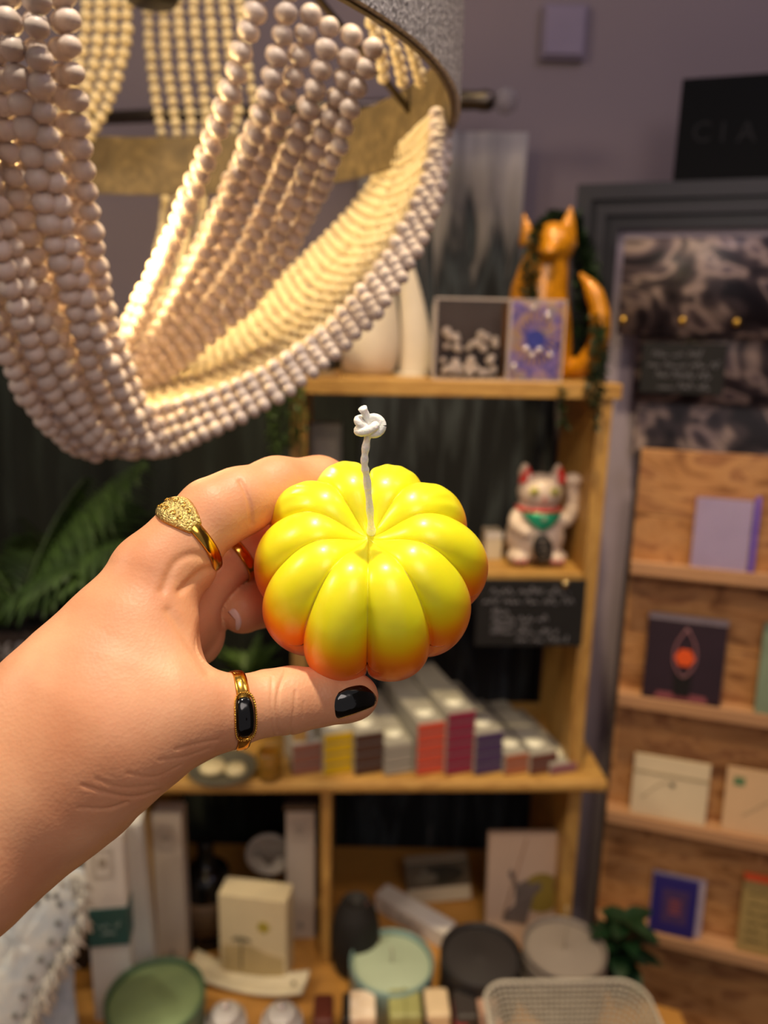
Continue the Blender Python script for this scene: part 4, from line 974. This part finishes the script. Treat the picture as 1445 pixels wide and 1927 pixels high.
# crown, stem and lamp
top_c = Vector((0, 0, .42))
MB().tube([(.02, 0, -.02), (.01, 0, .06), (0, 0, .12), (0, 0, 2.9-ringC.z-.002)], .004, 10).build('stem', M_steel, ch)
mb = MB()
for k in range(3): an = k*2*PI/3+.4; mb.tube([(0, 0, .30), (ringR*math.cos(an), ringR*math.sin(an), hb*.6)], .003, 8)
mb.build('hoop_support', M_steel, ch)
lp = pt(285, 4, .64)-ringC
MB().lathe([(.0003, 0), (.020, 0), (.026, .010), (.026, .02), (.015, .05), (.0003, .05)], 30, Matrix.Translation(lp)).build('lamp_holder', mat('holder_black', '#16130f', .4), ch)
bl = ringC + Vector((.02, .0, .0))
MB().lathe([(.0003, -.05), (.018, -.042), (.026, -.022), (.024, 0), (.013, .03), (.013, .045), (.0003, .046)], 24, Matrix.Translation((.02, 0, -.06))).build('light_bulb', mat('bulb_glow', '#fff0d0', .4, emit='#ffcf80', estr=6), ch)
bulb = light('bulb_light', 'POINT', ringC+Vector((.055, .0, -.07)), ringC, 2.8, (1.0, .74, .34), .03)

# ================================================================== pumpkin candle
dP = .288; PC = pt(693, 1072, dP); AR = 219/F_*dP
el = math.radians(55)
axc = Vector((.02, math.cos(el), math.sin(el))).normalized()     # camera space axis
Rc = CM.to_3x3()
zax = (Rc @ axc).normalized(); xax = (Rc @ Vector((1, 0, 0))); xax = (xax - zax*xax.dot(zax)).normalized(); yax = zax.cross(xax)
PM = Matrix((xax, yax, zax)).transposed().to_4x4(); PM.translation = PC
pk = empty('pumpkin_candle', PM, 'yellow to orange pumpkin shaped wax candle held between finger and thumb', 'candle')
NT, NP = 400, 150
def pumpkin_mesh():
    th = np.linspace(0, 2*PI, NT, endpoint=False); ph = np.linspace(0.012, PI-.012, NP)
    T2, P2 = np.meshgrid(th, ph)
    rib = np.abs(np.sin(5*(T2+PI/2)))                    # 10 lobes, seam at -y
    jit = 1+.018*np.sin(3*T2+1)+.012*np.sin(7*T2+2)
    r = np.sin(P2)**.86; z = np.cos(P2)
    fade = np.clip(np.sin(P2)*1.35, 0, 1)
    dep = .135*fade**1.2+.02
    rib_s = 1 - (1-rib**.55)*1.0
    ribf = (1-dep) + dep*np.clip(rib_s, 0, 1)
    R = r*ribf*jit; Z = z*.80
    Z = Z - .30*np.exp(-(R/.30)**2)*(Z > 0) + .18*np.exp(-(R/.45)**2)*(Z < 0)
    Z = Z - .045*(1-np.clip(rib_s, 0, 1))*np.clip(R/.3, 0, 1)*(Z > 0)
    bump = .006*np.sin(T2*40+Z*6)*np.exp(-((R-.75)/.12)**2)*(Z > .2)*(np.sin(T2) > .3)
    X = R*np.cos(T2); Y = R*np.sin(T2)
    V = np.stack([X, Y, Z+bump], -1).reshape(-1, 3)*AR
    F = [(j*NT+i, (j+1)*NT+i, (j+1)*NT+(i+1) % NT, j*NT+(i+1) % NT) for j in range(NP-1) for i in range(NT)]
    F += [tuple(range(NT)), tuple((NP-1)*NT+i for i in range(NT))[::-1]]
    return V, F
def wax_mat():
    m = bpy.data.materials.new('pumpkin_wax'); m.use_nodes = True; nt = m.node_tree; N = nt.nodes; L = nt.links; b = N['Principled BSDF']
    tc = N.new('ShaderNodeTexCoord'); sp = N.new('ShaderNodeSeparateXYZ'); L.new(tc.outputs['Object'], sp.inputs[0])
    nz = N.new('ShaderNodeTexNoise'); nz.inputs['Scale'].default_value = 45; L.new(tc.outputs['Object'], nz.inputs['Vector'])
    mr = N.new('ShaderNodeMapRange'); mr.inputs[1].default_value = -AR*.60; mr.inputs[2].default_value = AR*.52
    L.new(sp.outputs['Z'], mr.inputs[0])
    ad = N.new('ShaderNodeMath'); ad.operation = 'MULTIPLY_ADD'; ad.inputs[1].default_value = .10; L.new(nz.outputs['Fac'], ad.inputs[0]); L.new(mr.outputs[0], ad.inputs[2])
    cr = N.new('ShaderNodeValToRGB'); e_ = cr.color_ramp.elements
    e_[0].position = .12; e_[0].color = rgb('#f85a06'); e_[1].position = 1; e_[1].color = rgb('#f2ea1e')
    for p, c_ in ((.50, '#fa6806'), (.70, '#fc8406'), (.79, '#fba206'), (.86, '#f4c40a'), (.95, '#f0dc18')):
        q = e_.new(p); q.color = rgb(c_)
    L.new(ad.outputs[0], cr.inputs[0]); L.new(cr.outputs[0], b.inputs['Base Color'])
    b.inputs['Roughness'].default_value = .36; b.inputs['Coat Weight'].default_value = .18; b.inputs['Coat Roughness'].default_value = .15
    b.inputs['Subsurface Weight'].default_value = .35; b.inputs['Subsurface Radius'].default_value = (1, .6, .08); b.inputs['Subsurface Scale'].default_value = .006
    bp = N.new('ShaderNodeBump'); bp.inputs['Strength'].default_value = .25; bp.inputs['Distance'].default_value = .0008
    n2 = N.new('ShaderNodeTexNoise'); n2.inputs['Scale'].default_value = 130; L.new(tc.outputs['Object'], n2.inputs['Vector'])
    L.new(n2.outputs['Fac'], bp.inputs['Height']); L.new(bp.outputs[0], b.inputs['Normal'])
    return m
V, Fp = pumpkin_mesh()
mesh_obj('wax_body', V.tolist(), Fp, wax_mat(), pk, True)
# wick: base in the dimple, up to a knot
PI4 = PM.inverted()
def wp(px, py, off):     # candle local point seen at pixel, raised from the dimple plane
    return PI4 @ pt(px, py, off)
wbase = PM @ Vector((0, 0, .50*AR)); dB = -(CM.inverted() @ wbase).z
M_wick = mat('waxed_cotton', '#f6f2e8', .5, var=.04, scale=300, bump=.6, bscale=700, sss=.2)
wpts = [wp(699, 1006, dB+.002), wp(696, 960, dB-.006), wp(690, 900, dB-.013), wp(686, 876, dB-.016), wp(687, 850, dB-.018), wp(693, 815, dB-.021)]
wr = 7.4/F_*dB
wk = MB().tube(catmull(wpts, 6), [wr*(1.25 if i < 2 else 1.0)*(.9+.12*math.sin(i*1.3)) for i in range(31)], 12).build('wick', M_wick, pk)
mb = MB(); kc = wp(694, 801, dB-.0215); kr = 17/F_*dB
KP = [kc + Vector((math.cos(t*2)*kr*(1+.35*math.cos(3*t)), math.sin(t*2)*kr*.75*(1+.35*math.cos(3*t)), math.sin(3*t)*kr*.5)) for t in np.linspace(0, 2*PI, 60)]
mb.tube(KP, wr*1.05, 10, False); mb.tube(catmull([wp(696, 800, dB-.021), wp(690, 784, dB-.022), wp(682, 768, dB-.024)], 6), [wr*.95]*11+[wr*1.05, wr*1.1], 10)
mb.build('wick_knot', M_wick, wk)

# ================================================================== hand
def cs(px, py, d, rpx): s_ = d/F_; return np.array([(px-W_/2)*s_, -(py-H_/2)*s_, -d]), rpx*s_
H = .0010
lo_ = np.array([-.175, -.150, -.400]); hi_ = np.array([.012, .040, -.195])
NX, NY, NZ = [int(v) for v in ((hi_-lo_)/H)]
gx = lo_[0]+H*np.arange(NX, dtype=np.float32); gy = lo_[1]+H*np.arange(NY, dtype=np.float32); gz = lo_[2]+H*np.arange(NZ, dtype=np.float32)
def cone_field(chain, sz=1.0, k=.004):
    """smooth union of tapered capsules along a chain of (px,py,depth,radius px)"""
    out = None
    nodes = [cs(*c_) for c_ in chain]
    for (a_, ra), (b_, rb_) in zip(nodes, nodes[1:]):
        ba = b_-a_; zz = (gz[None, None, :]-a_[2]); L2 = (ba**2).sum()
        pxx = gx[:, None, None]-a_[0]; pyy = gy[None, :, None]-a_[1]
        h = np.clip((pxx*ba[0]+pyy*ba[1]+zz*ba[2])/L2, 0, 1)
        d = np.sqrt((pxx-h*ba[0])**2+(pyy-h*ba[1])**2+((zz-h*ba[2])/sz)**2) - (ra+(rb_-ra)*h)
        d = d.astype(np.float32); out = d if out is None else smin(out, d, k)
    return out
def smin(a_, b_, k):
    h = np.clip(.5+.5*(b_-a_)/k, 0, 1).astype(np.float32); return b_+(a_-b_)*h - k*h*(1-h)
palm_ = cone_field([(-330, 1790, .225, 178), (-100, 1600, .238, 168), (82, 1428, .248, 152), (150, 1345, .252, 150), (236, 1235, .262, 132), (286, 1082, .268, 72)], .78, .012)
palm_ = smin(palm_, cone_field([(120, 1470, .245, 120), (225, 1388, .246, 112), (330, 1345, .250, 86), (405, 1336, .255, 64)], .85, .010), .014)
palm_ = smin(palm_, cone_field([(60, 1530, .255, 120), (170, 1480, .262, 95)], .9), .012)
palm_ = smin(palm_, cone_field([(250, 1250, .285, 120), (330, 1160, .300, 74), (358, 1195, .310, 62)], .9), .012)
palm_ = smin(palm_, cone_field([(290, 1120, .275, 70), (352, 1072, .278, 50)], 1), .008)
thumb_ = cone_field([(395, 1338, .254, 63), (450, 1334, .258, 58.5), (500, 1323, .262, 59), (548, 1317, .266, 60), (600, 1312, .269, 52), (650, 1311, .272, 46), (670, 1311, .273, 42)], .92, .003)
index_ = cone_field([(288, 1078, .269, 70), (345, 1018, .275, 65), (400, 968, .281, 66), (448, 945, .287, 62), (520, 918, .299, 56), (600, 912, .312, 51), (680, 935, .325, 44)], .95, .004)
mid_ = cone_field([(330, 1140, .300, 56), (385, 1088, .306, 52), (455, 1030, .316, 52), (540, 1000, .326, 48), (640, 1010, .336, 42)], 1, .004)
ring_ = cone_field([(350, 1195, .312, 50), (430, 1110, .336, 44), (540, 1060, .345, 46), (600, 1090, .338, 44)], 1, .004)
tip_ = cone_field([(640, 1060, .345, 44), (560, 1100, .333, 46), (500, 1128, .322, 47), (458, 1146, .315, 46)], 1, .004)
fld = smin(palm_, index_, .008); fld = smin(fld, thumb_, .009); fld = smin(fld, smin(mid_, palm_, .006), .0015)
rg = smin(ring_, palm_, .006); rg = smin(rg, smin(tip_, ring_, .004), .0015); fld = smin(fld, rg, .001)
# hollow behind the web of the thumb (palm cavity)
def ell_cut(c_, r_, k):
    global fld
    (p_, _) = cs(*c_, 1); d = (np.sqrt(((gx[:, None, None]-p_[0])/r_[0])**2+((gy[None, :, None]-p_[1])/r_[1])**2+((gz[None, None, :]-p_[2])/r_[2])**2)-1)*min(r_)
    fld = -smin(-fld, d.astype(np.float32), k)
ell_cut((445, 1195, .268), (.0125, .0125, .020), .003)

def surface_nets(f):
    s = f < 0; nx, ny, nz = f.shape; acc = {}
    cx = []; cp = []; quads = []
    for ax in range(3):
        sl0 = [slice(None)]*3; sl1 = [slice(None)]*3; sl0[ax] = slice(0, -1); sl1[ax] = slice(1, None)
        c_ = s[tuple(sl0)] != s[tuple(sl1)]
        I = np.argwhere(c_); J = I.copy(); J[:, ax] += 1
        v0 = f[I[:, 0], I[:, 1], I[:, 2]]; v1 = f[J[:, 0], J[:, 1], J[:, 2]]; t = v0/(v0-v1)
        p = I.astype(np.float64); p[:, ax] += t
        b_, c2 = [(1, 2), (2, 0), (0, 1)][ax]; cells = []
        for db, dc in ((0, 0), (-1, 0), (-1, -1), (0, -1)):
            K = I.copy(); K[:, b_] += db; K[:, c2] += dc; cells.append((K[:, 0]*ny+K[:, 1])*nz+K[:, 2])
        ok = (I[:, b_] > 0) & (I[:, c2] > 0)
        cells = np.stack(cells, 1)[ok]; p = p[ok]; ins = s[I[:, 0], I[:, 1], I[:, 2]][ok]
        for q in range(4): cx.append(cells[:, q]); cp.append(p)
        quads.append(np.where(ins[:, None], cells, cells[:, ::-1]))
    cx = np.concatenate(cx); cp = np.concatenate(cp); Q = np.concatenate(quads)
    U, inv = np.unique(cx, return_inverse=True)
    n = np.bincount(inv); P = np.stack([np.bincount(inv, cp[:, k])/n for k in range(3)], 1)
    Q = np.searchsorted(U, Q)
    return P, Q
P, Q = surface_nets(fld)
P = lo_ + P*H
def lap(P, Q, it, lam=.5):
    E = np.concatenate([Q[:, [0, 1]], Q[:, [1, 2]], Q[:, [2, 3]], Q[:, [3, 0]]]); E = np.concatenate([E, E[:, ::-1]])
    n = np.bincount(E[:, 0], minlength=len(P))[:, None]
    for i in range(it):
        l_ = lam if i % 2 == 0 else -lam*1.02
        A = np.stack([np.bincount(E[:, 0], P[E[:, 1], k], minlength=len(P)) for k in range(3)], 1)/n
        P = P + (A-P)*l_
    return P
P = lap(P, Q, 10)
# fine relief: creases drawn on the skin as real grooves
def vnorm(P, Q):
    fn = np.cross(P[Q[:, 2]]-P[Q[:, 0]], P[Q[:, 3]]-P[Q[:, 1]]); N_ = np.zeros_like(P)
    for k in range(4):
        for a_ in range(3): N_[:, a_] += np.bincount(Q[:, k], fn[:, a_], minlength=len(P))
    return N_/(np.linalg.norm(N_, axis=1)[:, None]+1e-12)
Nn = vnorm(P, Q)
# one subdivision by splitting quads
def subdiv(P, Q):
    E = np.sort(np.concatenate([Q[:, [0, 1]], Q[:, [1, 2]], Q[:, [2, 3]], Q[:, [3, 0]]]), 1); key = E[:, 0]*len(P)+E[:, 1]
    U, inv = np.unique(key, return_inverse=True); A = U//len(P); B = U % len(P); n0 = len(P); nq = len(Q)
    EP = (P[A]+P[B])/2; FP = P[Q].mean(1); ei = inv.reshape(4, nq).T+n0; fi = np.arange(nq)+n0+len(U)
    NQ = np.concatenate([np.stack([Q[:, k], ei[:, k], fi, ei[:, (k+3) % 4]], 1) for k in range(4)])
    return np.concatenate([P, EP, FP]), NQ
P, Q = subdiv(P, Q); P = lap(P, Q, 4); Nn = vnorm(P, Q)
flip = 1 if (Nn*(P-P.mean(0))).sum() > 0 else -1
if flip < 0: Q = Q[:, ::-1]; Nn = -Nn
uv = np.stack([P[:, 0]/-P[:, 2]*F_+W_/2, -P[:, 1]/-P[:, 2]*F_+H_/2], 1)
facing = Nn[:, 2] > -.1
creases = [([(538, 1262), (526, 1292), (521, 1330), (524, 1378)], 3.2, .00050), ([(556, 1300), (553, 1335), (546, 1384)], 2.6, .00035), ([(512, 1275), (510, 1330), (514, 1384)], 2.6, .0003),
           ([(572, 1320), (570, 1350)], 2.4, .0002),
           ([(452, 905), (462, 925), (470, 950), (474, 985)], 4.5, .0006), ([(318, 1150), (336, 1175), (366, 1222), (392, 1262)], 10, .0008), ([(306, 1110), (330, 1060), (365, 1044), (405, 1056)], 9, .0007),
           ([(340, 1112), (378, 1078), (404, 1068)], 8, .0010),
           ([(155, 1478), (200, 1492), (250, 1500), (300, 1488)], 3.4, .0004), ([(180, 1466), (230, 1482), (290, 1478)], 3, .0002), ([(240, 1455), (290, 1462), (340, 1440)], 2.6, .0002), ([(300, 1430), (345, 1425), (395, 1408)], 2.6, .00022),
           ([(150, 1520), (200, 1522), (240, 1510)], 3, .0004), ([(330, 1410), (370, 1400), (410, 1392)], 2.6, .0003)]
for pl, sg_, dp in creases:
    pl = [np.array(p[:2]) for p in catmull([(x_, y_, 0) for x_, y_ in pl], 5)]
    m = np.full(len(P), 1e9)
    for a_, b_ in zip(pl, pl[1:]):
        ab = b_-a_; t = np.clip(((uv-a_)@ab)/(ab@ab), 0, 1); m = np.minimum(m, np.linalg.norm(uv-(a_+t[:, None]*ab), axis=1))
    w_ = np.exp(-(m/sg_)**2)*facing
    P = P - Nn*(w_*dp)[:, None]
PW = P @ np.array(CM.to_3x3()).T + np.array(CAMPOS)
hand_o = Vector(PW.mean(0))
def skin_mat():
    m = bpy.data.materials.new('skin'); m.use_nodes = True; nt = m.node_tree; N = nt.nodes; L = nt.links; b = N['Principled BSDF']
    tc = N.new('ShaderNodeTexCoord'); nz = N.new('ShaderNodeTexNoise'); nz.inputs['Scale'].default_value = 28; nz.inputs['Detail'].default_value = 6
    L.new(tc.outputs['Object'], nz.inputs['Vector'])
    cr = N.new('ShaderNodeValToRGB'); e_ = cr.color_ramp.elements
    e_[0].position = .32; e_[0].color = rgb('#cd8a62'); e_[1].position = .68; e_[1].color = rgb('#e2a87e')
    L.new(nz.outputs['Fac'], cr.inputs[0]); L.new(cr.outputs[0], b.inputs['Base Color'])
    b.inputs['Roughness'].default_value = .5; b.inputs['Specular IOR Level'].default_value = .4
    b.inputs['Subsurface Weight'].default_value = .25; b.inputs['Subsurface Radius'].default_value = (1, .35, .2); b.inputs['Subsurface Scale'].default_value = .004
    n2 = N.new('ShaderNodeTexVoronoi'); n2.inputs['Scale'].default_value = 900; L.new(tc.outputs['Object'], n2.inputs['Vector'])
    n3 = N.new('ShaderNodeTexNoise'); n3.inputs['Scale'].default_value = 260; n3.inputs['Detail'].default_value = 4; L.new(tc.outputs['Object'], n3.inputs['Vector'])
    ad = N.new('ShaderNodeMath'); ad.operation = 'ADD'; L.new(n2.outputs['Distance'], ad.inputs[0]); L.new(n3.outputs['Fac'], ad.inputs[1])
    bp = N.new('ShaderNodeBump'); bp.inputs['Strength'].default_value = .22; bp.inputs['Distance'].default_value = .0003
    L.new(ad.outputs[0], bp.inputs['Height']); L.new(bp.outputs[0], b.inputs['Normal'])
    return m
hand = empty('person', hand_o, 'left hand and bare forearm of a person, black polished thumbnail, holding up the candle', 'person')
hm = mesh_obj('hand_and_forearm', (PW-np.array(hand_o)).tolist(), Q.tolist(), skin_mat(), hand, True)
BV = BVHTree.FromPolygons([Vector(v) for v in PW], [tuple(q) for q in Q.tolist()])

def on_skin(px, py, off=.0004):
    d = ray(px, py); h = BV.ray_cast(CAMPOS, d.normalized())
    if h[0] is None: return None, None
    return h[0] - d.normalized()*off, h[1]
def draped(name, outline, m, parent, dome=.0006, n=26, base=.0002):
    """nail-like patch lying on the skin, bounded by the outline"""
    P_ = catmull([(x_, y_, 0) for x_, y_ in outline]+[(outline[0][0], outline[0][1], 0)], 5)[:-1]
    c_ = sum(P_, Vector())/len(P_); k_ = len(P_); vs = []; R_ = 10
    po, no = on_skin(c_.x, c_.y, 0)
    for j in range(R_+1):
        f = j/R_
        for p in P_:
            q = c_+(p-c_)*max(f, .001); h, nn = on_skin(q.x, q.y, 0)
            if h is None: h, nn = BV.find_nearest(pt(q.x, q.y, -(CM.inverted() @ po).z))[:2]
            vs.append(h + nn*(base+dome*(1-f**3)) if f < 1 else h - nn*.0004)
    fs = [(j*k_+i, j*k_+(i+1) % k_, (j+1)*k_+(i+1) % k_, (j+1)*k_+i) for j in range(R_) for i in range(k_)]
    o = mesh_obj(name, [v-parent.matrix_world.translation for v in vs], fs, m, parent, True)
    return o
M_nail = mat('black_nail_polish', '#080a06', .12, var=.0, coat=.6)
draped('thumbnail', [(636, 1302), (655, 1292), (682, 1288), (700, 1298), (711, 1313), (706, 1328), (680, 1340), (650, 1350), (633, 1353), (628, 1335), (629, 1316)], M_nail, hand, .0009)
draped('fingernail', [(428, 1150), (440, 1144), (451, 1156), (455, 1172), (450, 1186), (444, 1184), (446, 1168), (438, 1156)], mat('pale_nail', '#e6c8bc', .3, var=.02), hand, .0005)

M_gold = mat('polished_gold', '#d8a648', .16, 1.0, var=.04)
M_gold_e = mat('engraved_gold', '#dcc078', .28, 1.0, var=.3, scale=900, bump=1.0, bscale=1400)
def ring_band(name, A, B, ctr, half_w, thick, label, face=None, seg=96, m=M_gold):
    """band around the finger whose bone runs A->B ((px,py,depth)), passing through ctr; fitted to the skin"""
    a_ = pt(*A); b_ = pt(*B); ax = (b_-a_).normalized(); o_ = pt(*ctr)
    u_ = (CAMPOS-o_); u_ = (u_-ax*u_.dot(ax)).normalized(); v_ = ax.cross(u_)
    hits = []
    for k in range(seg):
        an = 2*PI*k/seg; d = u_*math.cos(an)+v_*math.sin(an)
        h = BV.ray_cast(o_, d, .03); r_ = (h[0]-o_).length if h[0] is not None else None; hits.append(r_)
    good = [h for h in hits if h]; med = sorted(good)[len(good)//2]
    hits = [min(h, med*1.18) if h else med for h in hits]
    for _ in range(6): hits = [(hits[k-1]+hits[k]+hits[(k+1) % seg])/3 for k in range(seg)]
    e_ = empty(name, o_, label, 'ring'); vs = []; prof = 8
    fa, fw, ft, fspan = face if face else (0, 0, 0, 1)
    for k in range(seg):
        an = 2*PI*k/seg; d = u_*math.cos(an)+v_*math.sin(an)
        dd = abs((an-fa+PI) % (2*PI)-PI)/fspan; g = math.exp(-dd**2*2) if face else 0
        hw_ = half_w+fw*g; tt = thick+ft*g
        for j in range(prof):
            t_ = 2*PI*j/prof; vs.append(d*(hits[k]+.0001+tt*.5+tt*.62*math.cos(t_)) + ax*hw_*math.sin(t_)*(1 if abs(math.sin(t_)) > .8 else .96))
    fs = [(k*prof+j, ((k+1) % seg)*prof+j, ((k+1) % seg)*prof+(j+1) % prof, k*prof+(j+1) % prof) for k in range(seg) for j in range(prof)]
    mesh_obj('band', vs, fs, m, e_, True)
    return e_, o_, ax, u_, v_, hits
# signet ring on the forefinger
e_, o_, ax, u_, v_, hits = ring_band('signet_ring', (305, 1060, .271), (430, 955, .285), (356, 1008, .2762), .0022, .0009, 'gold signet ring with an engraved face on the forefinger', None)
def ang_of(px, py):
    best = None
    for k in range(96):
        if math.cos(2*PI*k/96) < -.1: continue
        an = 2*PI*k/96; d = u_*math.cos(an)+v_*math.sin(an); q = o_+d*(hits[k]+.001); c_ = CM.inverted() @ q
        X_ = c_.x/-c_.z*F_+W_/2; Y_ = -c_.y/-c_.z*F_+H_/2; s_ = (X_-px)**2+(Y_-py)**2
        if best is None or s_ < best[0]: best = (s_, an)
    return best[1]
fa = ang_of(330, 955)
vs = []; nU, nV = 25, 17
for i in range(nU):
    for j in range(nV):
        du = (i/(nU-1)-.5)*2; dv_ = (j/(nV-1)-.5)*2
        an = fa+du*.80; k = int(round(an/(2*PI)*96)) % 96; d = u_*math.cos(an)+v_*math.sin(an)
        wv = .0058*(1-abs(du)**1.6*.58); edge = max(abs(du)**4, abs(dv_)**4)
        vs.append(d*(hits[k]+.0004+.0020*(1-edge)*(1-.5*abs(du))) + ax*wv*dv_)
fs = [(i*nV+j, (i+1)*nV+j, (i+1)*nV+j+1, i*nV+j+1) for i in range(nU-1) for j in range(nV-1)]
o = mesh_obj('engraved_face', vs, fs, M_gold_e, e_, True); q = o.modifiers.new('t', 'SOLIDIFY'); q.thickness = .0008; q.offset = 0
mb = MB()
for sc_ in (0.98,):
    L_ = [Vector(vs[j]) for j in range(nV)] + [Vector(vs[i*nV+nV-1]) for i in range(nU)] + [Vector(vs[(nU-1)*nV+nV-1-j]) for j in range(nV)] + [Vector(vs[(nU-1-i)*nV]) for i in range(nU)]
    L_ = [p for i, p in enumerate(L_) if i == 0 or (p-L_[i-1]).length > 1e-5]
    mb.tube(L_, .0004, 6, False)
for k in range(10):       # scroll engraving
    i0 = 5+int(k % 5)*3.4; j0 = 5 if k < 5 else 11
    b0 = Vector(vs[int(i0)*nV+j0]); nrm = b0.normalized(); t1 = ax; t2 = nrm.cross(ax)
    S_ = []
    for t in np.linspace(0, 5.4, 16):
        r_ = .00022+.00018*t; S_.append(b0+nrm*.00055+t1*math.cos(t+k)*r_+t2*math.sin(t+k)*r_)
    mb.tube(S_, .00022, 5, False)
mb.build('scroll_relief', M_gold, e_)
# plain ring on the middle finger
ring_band('plain_ring', (385, 1088, .306), (455, 1030, .316), (436, 1046, .3135), .0022, .0009, 'plain gold ring glimpsed on the middle finger under the forefinger', None)
# onyx ring on the thumb
e_, o_, ax, u_, v_, hits = ring_band('onyx_ring', (400, 1337, .255), (500, 1323, .262), (446, 1333, .2578), .0022, .0009, 'gold ring with a long black oval stone and beaded edge on the thumb', None)
fa = ang_of(448, 1351)
def patch(du, dv_, lift): 
    an = fa+du; k = (an/(2*PI)*96) % 96; k0 = int(k); r_ = hits[k0 % 96]*(1-(k-k0))+hits[(k0+1) % 96]*(k-k0)
    return (u_*math.cos(an)+v_*math.sin(an))*(r_+lift)+ax*dv_
hl = 40/F_*.258/(sum(hits)/96); wd2 = .0031
vs = []; nR, nA = 8, 48
def shape(an): # stadium outline
    c_, s_ = math.cos(an), math.sin(an); n_ = 3.2
    q = (abs(c_)**n_+abs(s_)**n_)**(-1/n_); return q*c_, q*s_
for j in range(nR+1):
    f = j/nR
    for k in range(nA):
        a_, b_ = shape(2*PI*k/nA); vs.append(patch(a_*hl*f*.93, b_*wd2*f*.93, .0014+.0007*(1-f**4) if f < 1 else .0004))
fs = [(j*nA+k, j*nA+(k+1) % nA, (j+1)*nA+(k+1) % nA, (j+1)*nA+k) for j in range(nR) for k in range(nA)] + [tuple(range(nA))]
mesh_obj('black_stone', vs, fs, mat('onyx', '#040404', .12, var=0, coat=.3), e_, True)
vs = []
for j, (f, lf) in enumerate(((1.16, .0003), (1.14, .0012), (1.0, .0014), (.94, .0008))):
    for k in range(nA): a_, b_ = shape(2*PI*k/nA); vs.append(patch(a_*hl*(1+(f-1)*.4), b_*wd2*f, lf))
mesh_obj('bezel', vs, [(j*nA+k, j*nA+(k+1) % nA, (j+1)*nA+(k+1) % nA, (j+1)*nA+k) for j in range(3) for k in range(nA)], M_gold, e_, True)
mb = MB()
per = [Vector(patch(shape(2*PI*k/400)[0]*hl*1.03, shape(2*PI*k/400)[1]*wd2*1.09, .0014)) for k in range(401)]
for p in along(per, .00078): mb.ell(tuple(p), .00036, 8, 6)
mb.build('beaded_rim', M_gold, e_)
